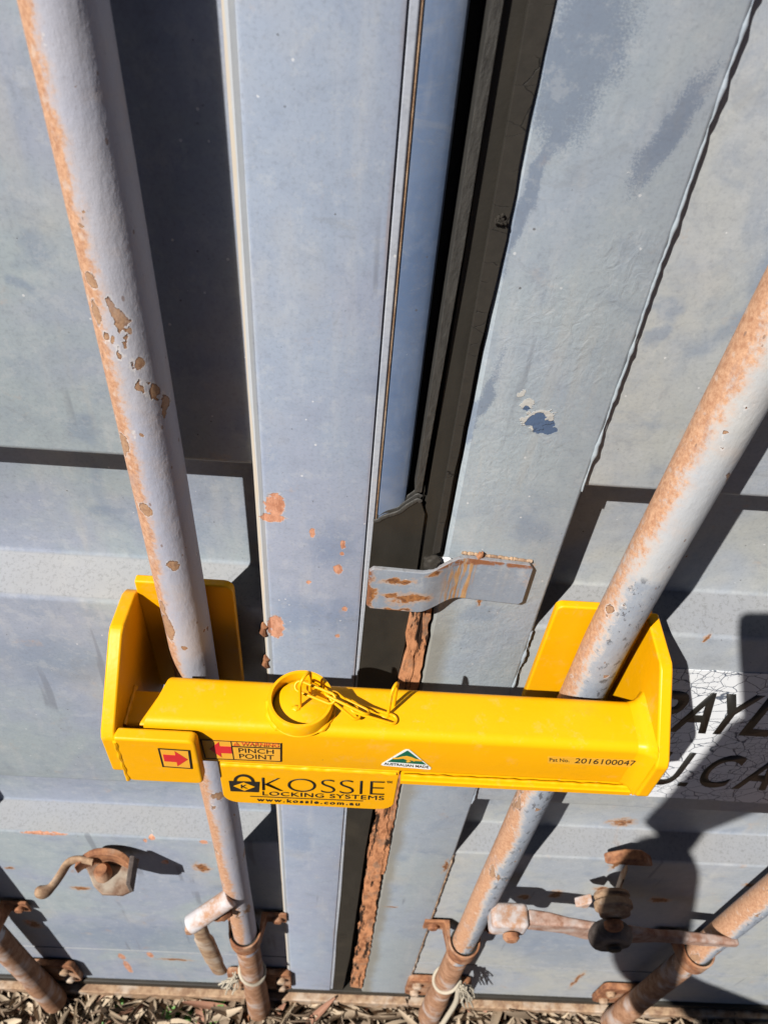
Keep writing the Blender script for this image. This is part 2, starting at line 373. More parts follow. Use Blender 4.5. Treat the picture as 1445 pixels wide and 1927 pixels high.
def m_scab():
    m = M('rust_scab', .85, .2); n1 = m.noise(95, 6, .75, vec=m.map((1, 1, .35))); col = m.mix(m.sstep(n1, .32, .62), (.22, .085, .038), (.60, .27, .13)); col = m.mix(m.math('MULTIPLY', m.sstep(m.noise(33, 5, .7, vec=m.map((1, 1, .5), loc=(3, 1, 1))), .5, .62), .6), col, (.20, .15, .11))
    v = m.noise(75, 5, .7, vec=m.map((1, 1, .14), loc=(2, 0, 1))); k = m.sstep(v, .42, .46)
    col = m.mix(k, (.03, .016, .010), col); m.bump(n1, .5, .0012); m.bump(k, .4, .0012); return m.done(col)
def m_yellow():
    m = M('yellow_gloss_paint', .3, .28); n1 = m.noise(11, 4, .6)
    col = m.mix(n1, (.80, .365, .0012), (.85, .405, .0015))
    g = m.noise(34, 5, .7, vec=m.map(loc=(5, 1, 3))); col = m.mix(m.math('MULTIPLY', m.sstep(g, .58, .78), .22), col, (.45, .20, .03))
    v = m.vor(60, 'F1', vec=m.warp(.006, 120)); s2 = m.noise(40, 2, .5, vec=m.map(loc=(1, 1, 8)))
    k = m.math('MULTIPLY', m.math('LESS_THAN', v, .05), m.math('GREATER_THAN', s2, .62)); col = m.mix(m.math('MULTIPLY', k, .8), col, (.10, .07, .04))
    du = m.noise(52, 6, .8, vec=m.map(loc=(7, 1, 7))); col = m.mix(m.math('MULTIPLY', m.sstep(du, .55, .68), .16), col, (.62, .42, .20))
    sc1 = m.noise(95, 4, .7, vec=m.map((1, 1, .12), rot=(R(20), R(48), 0))); col = m.mix(m.math('MULTIPLY', m.math('MULTIPLY', m.sstep(sc1, .62, .72), m.sstep(m.noise(13, 2, .5, vec=m.map(loc=(2, 9, 9))), .50, .62)), .35), col, (.55, .36, .12))
    m.bump(m.noise(85, 2, .5), .16, .0012); m.bump(m.noise(340, 2, .5), .08, .0005)
    return m.done(col, m.math('ADD', .24, m.math('MULTIPLY', m.math('ADD', g, du), .16)))
def m_flat(name, c, rough=.5, spec=.4, var=.12, sc_=90):
    m = M(name, rough, spec); n1 = m.noise(sc_, 4, .65)
    m.bump(n1, .08, .0004)
    return m.done(m.mix(n1, tuple(v * (1 - var) for v in c), tuple(min(1, v * (1 + var)) for v in c)))
def m_rod(name, grey, rustw=.0, blue=0.0, chips=()):
    """pipe paint; chalky rust on the weather side (local -x), flaked chips all over"""
    m = M(name, .55, .35); tc = m.n('ShaderNodeTexCoord'); x, y, z = m.xyz(tc.outputs['Object'])
    bow = m.math('MULTIPLY', m.math('MAXIMUM', m.math('ADD', m.xyz()[2], .5), 0.0), .0360 if blue else -.0065)   # paint follows the bowed pipe
    a = m.math('DIVIDE', m.math('SUBTRACT', x, bow), .018)
    big = m.noise(9, 4, .6); mid = m.noise(38, 5, .7)
    col = m.mix(m.sstep(big, .35, .65), grey, (grey[0] * .90, grey[1] * .94, grey[2] * 1.02))
    col = m.mix(m.math('MULTIPLY', m.sstep(mid, .5, .75), .35), col, (.50, .40, .34))
    w_ = m.math('ADD', a, m.math('MULTIPLY', m.math('SUBTRACT', m.noise(16, 5, .65, vec=m.map((1, 1, .5))), .5), 1.3))
    w_ = m.math('ADD', w_, m.math('MULTIPLY', m.math('SUBTRACT', m.noise(170, 5, .8), .5), 1.1))
    w_ = m.math('SUBTRACT', w_, m.step(m.xyz()[2], -.58, -1.25, 0, .45))
    haze_ = m.sstep(w_, -.35 + rustw, -.95 + rustw)
    col = m.mix(m.math('MULTIPLY', haze_, .8), col, (.52, .36, .27))
    grain = m.sstep(m.noise(300, 5, .8), .3, .7); rc = m.mix(grain, (.34, .14, .06), (.62, .36, .21))
    pale = m.vor(75, 'F1', vec=m.warp(.01, 90)); rc = m.mix(m.math('MULTIPLY', m.sstep(pale, .22, .12), .5), rc, (.60, .50, .42))
    col = m.mix(m.math('MULTIPLY', m.sstep(w_, -.62 + rustw, -.90 + rustw), .85), col, rc)
    if blue:
        bz = m.sstep(m.math('ADD', m.xyz()[2], m.math('MULTIPLY', m.math('SUBTRACT', mid, .5), .12)), -.385, -.43)
        bz2 = m.math('MULTIPLY', bz, m.sstep(w_, -.7, -.35)); col = m.mix(m.math('MULTIPLY', bz2, .88), col, m.mix(m.noise(60, 4, .7), (.165, .205, .28), (.33, .36, .40)))
        gz = m.noise(150, 5, .75, vec=m.map((1, 1, .6))); kz = m.math('MULTIPLY', m.sstep(gz, .57, .61), bz2)
        col = m.mix(kz, col, (.12, .13, .15)); m.bump(m.math('SUBTRACT', 1.0, kz), .7, .0008)
    c = m.noise(44, 3, .55, vec=m.map((1, 1, .55), vec=m.warp(.008, 120))); sel = m.noise(12, 2, .5, vec=m.map(loc=(4, 2, 9)))
    ff = m.math('ADD', c, m.math('MULTIPLY', m.math('SUBTRACT', sel, .5), .35))
    ff = m.math('ADD', ff, m.step(m.xyz()[2], -.1, -1.3, 0, .06))
    if chips:
        f2 = m.math('ADD', m.spots(chips, m.warp(.006, 130), RY - .016), m.math('MULTIPLY', m.math('SUBTRACT', m.noise(240, 4, .75), .5), .9))
        ff = m.math('MAXIMUM', m.math('SUBTRACT', ff, .02), m.math('ADD', .655, m.math('MULTIPLY', f2, .15)))
    k = m.sstep(ff, .675, .685); edge = m.math('SUBTRACT', m.sstep(ff, .655, .672), k)
    col = m.mix(m.math('MULTIPLY', edge, .6), col, (.60, .57, .55)); rimd = m.sstep(ff, .70, .685); col = m.mix(k, col, m.mix(rimd, m.mix(grain, (.27, .15, .09), (.44, .27, .16)), (.20, .10, .055)))
    m.bump(m.math('SUBTRACT', 1.0, k), .8, .0007)
    fl = m.vor(120, 'F1', vec=m.map((1, 1, .5))); k2 = m.math('MULTIPLY', m.math('LESS_THAN', fl, .10), m.math('GREATER_THAN', m.noise(30, 2), .5))
    col = m.mix(m.math('MULTIPLY', k2, .7), col, (.20, .13, .10))
    m.bump(m.noise(170, 4, .65, vec=m.map((1, 1, .45))), .42, .0013)
    gr2 = m.noise(520, 3, .8); col = m.mix(m.math('MULTIPLY', m.sstep(gr2, .55, .8), .35), col, (.20, .15, .13)); col = m.mix(m.math('MULTIPLY', m.sstep(m.noise(26, 5, .7, vec=m.map((1.6, 1.6, .5), loc=(3, 3, 3))), .54, .68), .28), col, (.27, .28, .32)); m.bump(m.noise(40, 3, .5), .2, .002)
    return m.done(col, .55)
rubber = m_rubber(); rubcrack = m_rubbercrack(); rubedge = m_rubberrough()
rust = m_rust(); rusttan = m_rust('weathered_tan_steel', (.40, .27, .17), (.22, .13, .08), (.50, .42, .34)); scab = m_scab()
rustpipe = m_rust('rusty_pipe', (.36, .20, .12), (.22, .11, .06), (.44, .38, .35))
palesteel = m_rust('flaking_pale_steel', (.46, .42, .41), (.36, .20, .12), (.50, .50, .53))
darkiron = m_rust('dark_iron', (.12, .10, .09), (.06, .045, .04), (.22, .18, .15))
yellow = m_yellow()
rodL = m_rod('pipe_paint_lilac', (.41, .405, .445), rustw=.36, chips=((172, 530, 24, 40), (180, 592, 24, 54), (245, 621, 16, 12), (262, 683, 20, 28), (150, 425, 12, 11), (161, 398, 8, 10), (276, 960, 30, 26), (327, 1062, 26, 22), (315, 1185, 34, 56), (305, 1150, 20, 30), (347, 1216, 16, 8), (268, 817, 14, 8), (213, 637, 12, 18)))
rodR = m_rod('pipe_paint_grey', (.455, .450, .435), rustw=-.02, blue=1.0)
black = m_flat('black_ink', (.015, .014, .012), .45); red = m_flat('red_ink', (.62, .025, .03), .4, var=.2); green = m_flat('green_ink', (.0, .115, .06), .35)
white = m_flat('white_vinyl', (.78, .79, .78), .4); deccy = m_flat('clear_sticker_over_yellow', (.80, .39, .035), .35, var=.06); gold = m_flat('gold_ink', (.80, .40, .03), .4)
orangered = m_flat('orange_red_ink', (.66, .10, .02), .4)
cord = m_flat('white_cord', (.42, .37, .29), .85, .2, .2, 400)
inside = m_flat('gap_shade', (.03, .03, .03), .9, .1)  # near-black colour standing in for the shade behind the door gap

# ------------------------------------------------------------------ container doors
TOP, BOT = .78, -1.73
cont = empty('shipping_container', 'weathered pale blue-grey shipping container doors with rusty vertical lock rods', 'shipping container', (0.04, .1, -1.8))

def panel(name, x0, x1, mat, parent):
    oy, iy = .005, .040
    pr = [(oy, TOP)]
    zs = [(.62, .46), (.13, -.03), (-.363, -.527), (-.869, -1.027)]   # recess tops / bottoms
    def arc(cy, cz, r, a0, a1, n=4): return [(cy + r * math.cos(R(a0 + (a1 - a0) * k / n)), cz + r * math.sin(R(a0 + (a1 - a0) * k / n))) for k in range(n + 1)]
    for t, b in zs:
        r = .006
        pr += arc(oy + r, t + r, r, 180, 262)            # round lip turning inwards
        pr += arc(iy - .004, t - .001 + .001 - .004, .004, 95, 10, 3)[0:]
        pr += arc(iy - .010, b + .024, .010, 0, -38, 3)  # fold to the slope
        pr += arc(oy + .012, b - .004, .012, 142, 180, 4)
    pr.append((oy, -1.534)); pr += [(.010, -1.5355), (.010, -1.5385), (oy, -1.540)]
    pr.append((oy, BOT))
    back = [(y + .0025, z) for y, z in reversed(pr)]
    poly = pr + back
    bm = bmesh.new(); A = []; nx = 1
    xs = [x0, x1]
    front = [[bm.verts.new((x, y, z)) for y, z in pr] for x in xs]; bk = [[bm.verts.new((x, y + .003, z)) for y, z in pr] for x in xs]
    for i in range(len(pr) - 1):
        bm.faces.new((front[0][i], front[1][i], front[1][i + 1], front[0][i + 1]))
        bm.faces.new((bk[0][i], bk[0][i + 1], bk[1][i + 1], bk[1][i]))
        for s in (0, 1): bm.faces.new((front[s][i], front[s][i + 1], bk[s][i + 1], bk[s][i]))
    for e in (0, -1): bm.faces.new((front[0][e], front[1][e], bk[1][e], bk[0][e]))
    o = fin(name, bm, mat, parent, ang=40)
    return o

doorL = panel('door', -1.12, -.0722, mat_panelL, cont); doorL['label'] = 'left door leaf with horizontal pressed recesses, greenish grey paint'
doorR = panel('door', .1570, 1.18, mat_panelR, cont); doorR['label'] = 'right door leaf with cracked white payload decal'
# left stile: rolled edge tube with narrow flange beside it
def wob(x, amp, n=90, z0=BOT, z1=TOP, seed=1, f=14):
    return [(x + amp * mnoise.noise((seed * 3.1, (z0 + (z1 - z0) * i / n) * f, .3)), z0 + (z1 - z0) * i / n) for i in range(n + 1)]
prism('stile', [(-.0735, .05), (-.0735, .006), (-.0725, .0025), (-.0695, .0006), (-.0665, .0012), (-.0655, .0006), (-.064, 0), (.005, 0), (.0078, .0006), (.0085, .003), (.0085, .05)], 'z', BOT, TOP, mat_stileL, doorL)
box('edge_flange', .0088, .0138, .0016, .03, BOT + .002, TOP, mat_flange, doorL, bevel=.0012)
box('rust_seam', .0137, .0151, .0030, .03, -.43, TOP, rusttan, doorL)
prism('edge_channel', [(.0152, .05), (.0152, .0042), (.017, .0036), (.031, .0042), (.0345, .0065), (.036, .012), (.036, .05)], 'z', -.62, TOP, mat_blue, doorL)
prism('edge_channel', [(.0156, .05), (.0156, .010), (.036, .010), (.036, .05)], 'z', BOT, -.621, mat_blue, doorL)
# patched lumps on the left stile's outer corner
for px, py, s in ((497, 1185, 7), (501, 1245, 6)):
    c = at(px, py, y=.002); bm = bmesh.new()
    atube(bm, [c + Vector((.001 * math.sin(k * 2.1), 0, .004 * (k - 2.5))) for k in range(6)], [.001, .0032, .0038, .0026, .0034, .001], seg=10)
    fin('weld_spatter', bm, rust, doorL)
# right stile
prism('stile', [(.0695, .05), (.0695, .003), (.0725, 0), (.1535, 0), (.1555, .001), (.1566, .003), (.1566, .05)], 'z', BOT, TOP, mat_stileR, doorR)
# weld bead between the right stile and its panel (breaks off at each recess)
for z0, z1, sd in ((TOP, -.362, 3), (-.528, -.868, 5), (-1.028, -1.60, 9)):
    n = int(abs(z1 - z0) / .0035); pts = []; rd = []
    for i in range(n + 1):
        z = z0 + (z1 - z0) * i / n
        pts.append((.1562 + .0010 * mnoise.noise((sd, z * 22, 0)) + .0008 * mnoise.noise((sd, z * 170, 5)), .0012, z))
        rd.append(max(.0003, .0009 + .0010 * mnoise.noise((sd + 4, z * 120, 1)) + .0012 * mnoise.noise((sd, z * 45, 7))))
    tube('weld_bead', pts, rd, rusttan if sd == 9 else mat_stileR, doorR, seg=10, ang=60)

# ------- rubber seal, torn above the strap, intact under it
prism('door_gasket', [(.0700, .05), (.0700, .006), (.0655, .0048), (.0560, .0042), (.0500, .0042), (.0490, .0060), (.0490, .05)], 'z', BOT, TOP, rubber, doorR)
e1 = [at(925, -60, y=0), at(850, 450, y=0), at(785, 880, y=0), at(775, 945, y=0)]
e2 = [at(949, -60, y=0), at(873, 450, y=0), at(803, 880, y=0), at(792, 945, y=0)]
poly = [(p.x, p.z) for p in e1] + [(p.x, p.z) for p in reversed(e2)]
poly = [(.0440, TOP), (.0440, -.07), (.0405, -.35), (.0400, -.372)] + [(.0452, -.372), (.0455, -.35), (.0488, -.19), (.0496, -.07), (.0496, TOP)]
prism('gasket_lip', poly, 'y', -.0005, .040, rubedge, doorR, bevel=.0006)
# outer cracked strip with ragged right edge
edge = jag([(.0655, -.432), (.0650, -.38), (.0655, -.347), (.0665, -.25), (.0700, -.183), (.0695, -.12), (.0715, -.07), (.071, .1), (.071, TOP)], .011, .0004, 4)
prism('gasket_fringe', [(.0600, TOP), (.0600, -.436)] + edge, 'y', -.0014, .004, rubcrack, doorR, bevel=.0004)
# lump of perished rubber
c = at(943, 410, y=-.002); bm = bmesh.new()
for k in range(7): atube(bm, [c + Vector((random.uniform(-.003, .003), -.001, random.uniform(-.003, .003))) for _ in range(3)], .0008, seg=6)
fin('rubber_crumb', bm, rubcrack, doorR)
# intact flap: from the torn edge down to the ground
tear = [at(x, y, y=.0015) for x, y in ((703, 980), (712, 978), (722, 972), (738, 967), (752, 962), (765, 952), (778, 944), (786, 940), (792, 943))]
poly = [(p.x, p.z) for p in tear] + [(.0500, -.395), (.0505, -.45), (.050, -.56), (.0440, -.80), (.0400, -1.02), (.0385, -1.5), (.032, -1.755), (.012, -1.79), (.0135, -1.60), (.0118, -1.40), (.0128, -1.2), (.0112, -.9), (.0115, -.6)]
prism('gasket_flap', poly, 'y', .0012, .0085, rubber, doorR, bevel=.0006)
# curled torn lip on top
bm = bmesh.new()
for off, yy in ((-.0002, .0012), (.0012, .0045), (.0026, .0080)):
    atube(bm, smoothpath([(p.x, yy, p.z + off * (1 + .4 * math.sin(i))) for i, p in enumerate(tear)], 4), .0009, seg=8, flat=2.0)
fin('torn_edge', bm, rubedge, doorR)
# rust eaten flange beside the flap
Lx = lambda z: .0505 - .0125 * min(1, max(0, (-.52 - z) / .5)); 
left = jag([(.0515, -.50), (.0500, -.56), (.0485, -.80), (.0470, -.90), (.0450, -1.02), (.0460, -1.25), (.0470, -1.5), (.046, -1.69)], .016, .0022, 8)
right = jag([(.069, -1.70), (.0705, -1.5), (.0690, -1.3), (.0655, -1.05), (.0625, -.9), (.0600, -.70), (.0600, -.56), (.060, -.50)], .010, .0014, 11)
prism('rusted_flange', left + right, 'y', -.0022, .006, scab, doorR, bevel=.0012)
right2 = jag([(.0675, -.50), (.0680, -.7), (.0690, -.9), (.0705, -1.02), (.070, -1.1)], .008, .0012, 3)
prism('gasket_fringe', [(.0640, -1.1), (.0625, -.9), (.0600, -.7), (.0600, -.50)] + right2, 'y', -.0012, .004, scab, doorR, bevel=.0005)
# dark backing: near-black colour stands in for shade deep in the gap
box('gap_backing', .0362, .0489, .030, .05, BOT, TOP, inside, doorR)

# joggled strap overlapping both doors
bm = bmesh.new(); segs = []
def strapy(x):
    if x < .052: return -.0165
    if x > .088: return -.0056
    t = (x - .052) / .036; return -.0165 + .0109 * (3 * t * t - 2 * t ** 3)
xs = [.0125 + (.1378 - .0125) * i / 40 for i in range(41)]
def zt(x):
    k = min(1, max(0, (x - .052) / .034)); k = 3 * k * k - 2 * k ** 3
    return (-.4380 - (x - .0125) * .05) * (1 - k) + (-.4318 - (x - .086) * .09) * k
rows = []
for x in xs:
    y = strapy(x); t = (zt(x)); b = t - .0485
    e = min(x - xs[0], xs[-1] - x); rr = .004; ins = rr - math.sqrt(max(0, rr * rr - max(0, rr - e) ** 2)) if e < rr else 0
    rows.append([bm.verts.new(p) for p in ((x, y, t - ins), (x, y, b + ins), (x, y + .0036, b + ins), (x, y + .0036, t - ins))])
for a, b in zip(rows, rows[1:]):
    for k in range(4): bm.faces.new((a[k], a[(k + 1) % 4], b[(k + 1) % 4], b[k]))
bm.faces.new(rows[0]); bm.faces.new(rows[-1])
fin('joint_strap', bm, mat_strap, doorR, bevel=.0009)
# weld/rust along the strap's upper edge, wad of rubber and filler above its bend
n = 90; tube('strap_weld', [(.082 + .054 * i / n, -.0008, -.4315 - .005 * i / n + .0012 * mnoise.noise((i * .21, 3, 1))) for i in range(n + 1)], [max(.0006, .0014 + .0010 * mnoise.noise((i * .35, 1, 1))) for i in range(n + 1)], rusttan, doorR, seg=8)
def blob(name, c, r, sc3, mat, parent, seed, rough=.35):
    bm = bmesh.new(); bmesh.ops.create_icosphere(bm, subdivisions=3, radius=1)
    for v in bm.verts:
        k = 1 + rough * mnoise.noise(v.co * 1.7 + Vector((seed, 0, 0))) + rough * .5 * mnoise.noise(v.co * 4 + Vector((seed, 2, 0)))
        v.co = Vector(c) + Vector((v.co.x * sc3[0], v.co.y * sc3[1], v.co.z * sc3[2])) * r * k
    return fin(name, bm, mat, parent, ang=60)
blob('rust_lump', at(903, 1050, y=-.003), .0032, (1.0, .7, 1.9), rust, doorR, 12, .5)
blob('rubber_wad', at(812, 1060, y=-.008), .006, (1.2, .8, 1.3), rubcrack, doorR, 3)
blob('filler_lump', at(836, 1056, y=-.004), .0042, (1.4, .5, 1.0), white, doorR, 6)

# lower seal strip, sill and shell of the container
box('bottom_gasket', -1.12, 1.18, -.002, .03, -1.752, -1.7305, rubber, cont, bevel=.003)
box('door_sill', -1.17, 1.23, -.014, .10, -1.83, -1.756, rusttan, cont, bevel=.003)
box('door_header', -1.17, 1.23, -.01, .10, .80, .90, mat_panelL, cont, bevel=.004)
for x0, x1 in ((-1.22, -1.135), (1.195, 1.28)): box('corner_post', x0, x1, -.012, .10, -1.82, .90, mat_panelL, cont, bevel=.006)
box('container_body', -1.21, 1.27, .105, 6.0, -1.80, .89, mat_panelR, cont, bevel=.01)
box('dark_backing', -1.12, 1.18, .085, .10, -1.74, .79, inside, cont)  # dark sheet behind the doors, shade of the gap put into its colour

# ------------------------------------------------------------------ payload decal
def m_decal():
    m = M('crazed_white_vinyl', .45, .35); wv = m.warp(.008, 45)
    v = m.vor(46, vec=m.map((1.0, 1, 1.25), vec=wv), rnd=.9); v2 = m.vor(105, vec=m.map((1.3, 1, .9), vec=wv), rnd=.85); big = m.noise(20, 3)
    k = m.sstep(v, .006, .030); k2 = m.math('MAXIMUM', m.sstep(v2, .005, .035), m.sstep(big, .56, .52))
    k = m.math('MULTIPLY', k, k2); base = m.mix(m.noise(60, 4), (.70, .72, .75), (.78, .79, .80))
    m.bump(k, .5, .0005); return m.done(m.mix(k, (.11, .13, .17), base))
decal = m_decal()
sh = jag([(.272, -.576), (.95, -.579)], .009, .0010, 2) + jag([(.95, -.848), (.272, -.832)], .009, .0013, 5)
sheet = prism('payload_decal', sh, 'y', .0041, .0047, decal, doorR)
# sits on the recess-free band, the lettering stands a hair proud of it
def letter(ch, x0, x1, z0, z1, bold=.022): text_fit('letter', ch, x0, x1, z0, z1, .0040, black, sheet, bold=bold, shear=.0)
for ch, x0, x1 in (('P', .297, .329), ('A', .328, .3665), ('Y', .3585, .3965), ('L', .400, .430), ('O', .436, .470), ('A', .474, .512), ('D', .518, .552)):
    letter(ch, x0, x1, -.687, -.612)
for ch, x0, x1 in (('C', .298, .334), ('U', .340, .3725), ('C', .394, .430), ('A', .440, .4785), ('P', .485, .517)):
    letter(ch, x0, x1, -.804, -.728)
for x0 in (.3775, .524): box('full_stop', x0, x0 + .010, .0038, .0040, -.804, -.795, black, sheet)

# ------------------------------------------------------------------ locking rods
def ring(bm, c, ri, ro, z0, z1, seg=48):
    lathe(bm, [(ri, z0), (ro, z0), (ro, z1), (ri, z1)], c, 'z', seg)
def make_rod(x, mat, label):
    r = empty('locking_rod', '', '', (x, RY, -1.76)); del r['label']; del r['category']
    r.parent = cont; r.location = Vector((x, RY, -1.76)) - Vector(cont.location); r['label'] = label
    def part(name, bm, m_, bevel=0, ang=35): return fin(name, bm, m_, r, bevel, origin=(x, RY, -1.76), ang=ang)
    bm = bmesh.new(); N = 120; rr = .0177
    prof = []
    for i in range(N + 1):
        z = TOP - (TOP + 1.37) * i / N
        prof.append((x + .0006 * mnoise.noise((x, z * 5, 0)) + (.0360 if x > 0 else -.0065) * max(0, z + .5), RY, z))   # old rods, bowed outwards a little
    atube(bm, prof, rr, seg=56); part('pipe', bm, mat, ang=70)
    # guide strap (rubber lined) at knee height
    bm = bmesh.new(); ring(bm, (x, RY, -1.30),   .0180, .0210, -.014, .014); part('rubber_bush', bm, rubber)
    bm = bmesh.new()
    out = []
    for k in range(17):
        a = R(180 * k / 16); out.append((x -   .0244 * math.cos(a), RY -   .0244 * math.sin(a)))
    inn = [(x -   .0213 * math.cos(R(180 * k / 16)), RY -   .0213 * math.sin(R(180 * k / 16))) for k in range(17)]
    y0 = .0005
    poly = [(x - .060, y0), (x - .060, y0 - .004), (x - .0295, y0 - .004)] + out + [(x + .0295, y0 - .004), (x + .060, y0 - .004), (x + .060, y0), (x + .0214, y0)] + list(reversed(inn)) + [(x - .0214, y0)]
    aprism(bm, poly, 'z', -1.318, -1.282); g = part('rod_guide', bm, rust, bevel=.0012)
    for s in (-1, 1):
        b = bmesh.new(); lathe(b, [(.0, 0), (.0085, 0), (.0085, -.004), (.006, -.0065), (.0, -.0065)], (x + s * .046, -.0036, -1.30), 'y', 20)
        fin('bolt', b, rust, g)
    # stout cam end under the guide
    bm = bmesh.new(); atube(bm, [(x, RY, -1.352), (x, RY, -1.36), (x, RY, -1.60), (x, RY, -1.62), (x, RY, -1.70), (x, RY, -1.765)], [.0172, .0188, .0188, .0210, .0210, .0220], seg=40); part('cam_end', bm, rustpipe, ang=50)
    # cam keeper bolted on the sill
    bm = bmesh.new()
    aprism(bm, rrect(x - .055, x + .062, -1.70, -1.60, .012), 'y', -.009, .0022)
    k = part('cam_keeper', bm, rust, bevel=.002)
    for sx in (-1, 1):
        for dz in (-1.625, -1.675):
            b = bmesh.new(); lathe(b, [(.0, 0), (.009, 0), (.009, -.005), (.006, -.008), (.0, -.008)], (x + sx * .041 + .003, -.0092, dz), 'y', 18); fin('bolt', b, rusttan, k)
    bm = bmesh.new(); abox(bm, x - .034, x + .034, -.060, -.0095, -1.806, -1.796)
    part('cam_jaw', bm, rust, bevel=.002)
    return r
r1 = make_rod(-.1275, rodL, 'rust streaked lock rod running behind the left end of the yellow bar')
r2 = make_rod(.2060, rodR, 'lock rod running behind the right end of the yellow bar, blue-grey where rubbed')
r3 = make_rod(-.522, rodL, 'outermost lock rod at bottom left')
r4 = make_rod(.570, rodR, 'outermost lock rod at bottom right')

# left handle: folded stub tube with hinged lever hanging down
def rpart(r, name, bm, m_, bevel=0, ang=35): return fin(name, bm, m_, r, bevel, ang=ang)
a = Vector((-.132, -.044, -1.085)); b = Vector((-.184, -.070, -1.118)); d = (b - a).normalized()
bm = bmesh.new(); atube(bm, [a, b], .0128, seg=32, flat=.9); h = rpart(r1, 'handle_hub', bm, palesteel, .0015)
bm = bmesh.new(); abox(bm, -.190, -.180, -.078, -.066, -1.135, -1.118); fin('pin', bm, rust, h, .003)
bm = bmesh.new(); atube(bm, smoothpath([(-.176, -.064, -1.125), (-.177, -.060, -1.19), (-.178, -.052, -1.29), (-.177, -.046, -1.40), (-.175, -.044, -1.44)], 6), [.011] * 8 + [.014] * 9 + [.0125] * 8, seg=20, flat=.55); rpart(r1, 'handle_lever', bm, rusttan)
blob('hinge_knuckle', (-.148, -.050, -1.125), .012, (1.3, 1, 1), rust, r1, 2, .2)
# right handle: hub block, long lever resting in its catch
bm = bmesh.new(); abox(bm, .212, .262, -.066, -.034, -1.122, -1.082); h = rpart(r2, 'handle_hub', bm, palesteel, .007)
b_ = bmesh.new(); lathe(b_, [(0, 0), (.011, 0), (.011, -.005), (.007, -.009), (0, -.009)], (.240, -.068, -1.106), 'y', 20); fin('bolt', b_, rust, h)
def flatbar(pts, w_, t_, tw=None):
    """bar with rectangular section; w_ = heights, t_ = thicknesses"""
    bm = bmesh.new(); rows = []
    for i, p in enumerate(pts):
        p = Vector(p); aw = R(tw[i]) if tw else 0
        u = Vector((0, math.sin(aw), math.cos(aw))); v = Vector((0, math.cos(aw), -math.sin(aw)))
        rows.append([bm.verts.new(p + u * s1 * w_[i] / 2 + v * s2 * t_[i] / 2) for s1, s2 in ((1, -1), (-1, -1), (-1, 1), (1, 1))])
    for A, B in zip(rows, rows[1:]):
        for k in range(4): bm.faces.new((A[k], A[(k + 1) % 4], B[(k + 1) % 4], B[k]))
    bm.faces.new(rows[0]); bm.faces.new(rows[-1]); return bm
bm = flatbar([(.262, -.050, -1.100), (.290, -.052, -1.100), (.315, -.055, -1.102), (.345, -.058, -1.108), (.375, -.058, -1.115), (.40, -.058, -1.118), (.425, -.056, -1.126), (.455, -.050, -1.146), (.48, -.048, -1.153), (.53, -.048, -1.160), (.578, -.048, -1.168)],
             [.026, .028, .036, .050, .056, .052, .040, .026, .022, .021, .014], [.020, .018, .012, .010, .010, .010, .010, .011, .013, .013, .010])
lever = rpart(r2, 'handle_lever', bm, m_rust('worn_lever_steel', (.36, .24, .19), (.22, .11, .07), (.42, .38, .36)), .004)

def handle_catch_right():
    r = empty('handle_catch', '', '', (.36, 0, -1.05)); del r['label']; del r['category']
    r.parent = doorR; r.location = Vector((.36, 0, -1.05)) - parent_loc(doorR)
    return r
pv = at(1188, 1618, y=-.004)
mats = [rust]
bm = bmesh.new(); aprism(bm, [(pv.x - .036, pv.z - .004), (pv.x + .030, pv.z - .006), (pv.x + .012, pv.z + .012), (pv.x - .010, pv.z + .013)], 'y', -.010, .0055)
hc = fin('handle_catch', bm, rust, doorR, .003)
fin('hanger', flatbar([(.383, -.006, -1.03), (.378, -.020, -1.045), (.366, -.040, -1.035), (.362, -.050, -1.03)], [.030, .030, .030, .030], [.008] * 4), rusttan, hc, .002)
bm = bmesh.new(); lathe(bm, [(0, .012), (.022, .012), (.023, .008), (.020, .006), (.020, .003), (.024, .001), (.024, -.006), (.020, -.008), (.019, -.014), (0, -.016)], (.358, -.050, -1.026), 'y', 28); fin('catch_housing', bm, rusttan, hc)
bm = bmesh.new(); lathe(bm, [(0, 0), (.012, 0), (.012, -.006), (.008, -.010), (0, -.010)], (.358, -.0682, -1.038), 'y', 20); fin('bolt', bm, rust, hc)
bm = bmesh.new(); aprism(bm, [(.330, -1.02), (.312, -1.040), (.330, -1.045)], 'y', -.052, -.040); fin('latch_tongue', bm, palesteel, hc, .002)
bm = bmesh.new(); bmesh.ops.create_uvsphere(bm, u_segments=32, v_segments=20, radius=1)
for v in bm.verts: v.co = Vector((.366, -.072, -1.082)) + Vector((v.co.x * .028, max(v.co.y, -.55) * .020, v.co.z * .034)) * 1.0
fin('catch_plate', bm, darkiron, hc, ang=60)
bm = bmesh.new(); lathe(bm, [(0, 0), (.010, 0), (.008, -.003), (0, -.004)], (.368, -.0870, -1.080), 'y', 18); fin('bolt', bm, rubber, hc)

# left catch: shallow cup-shaped bracket seen from above, with a curled swing hook
def A3(px, py, y): return tuple(at(px, py, y=y))
bm = bmesh.new()
x0, x1, zc = -.336, -.262, -1.062
outl = [(x0, -.003), (x0 - .001, -.012), (x0 + .012, -.020), (x0 + .026, -.040), (x0 + .040, -.050), (x1 - .008, -.050), (x1 + .003, -.044), (x1 + .002, -.003)]
aprism(bm, outl, 'z', zc - .020, zc - .014)
lc = fin('handle_catch', bm, m_rust('grimy_steel', (.25, .17, .12), (.13, .07, .045), (.38, .34, .28)), doorL, .0015)
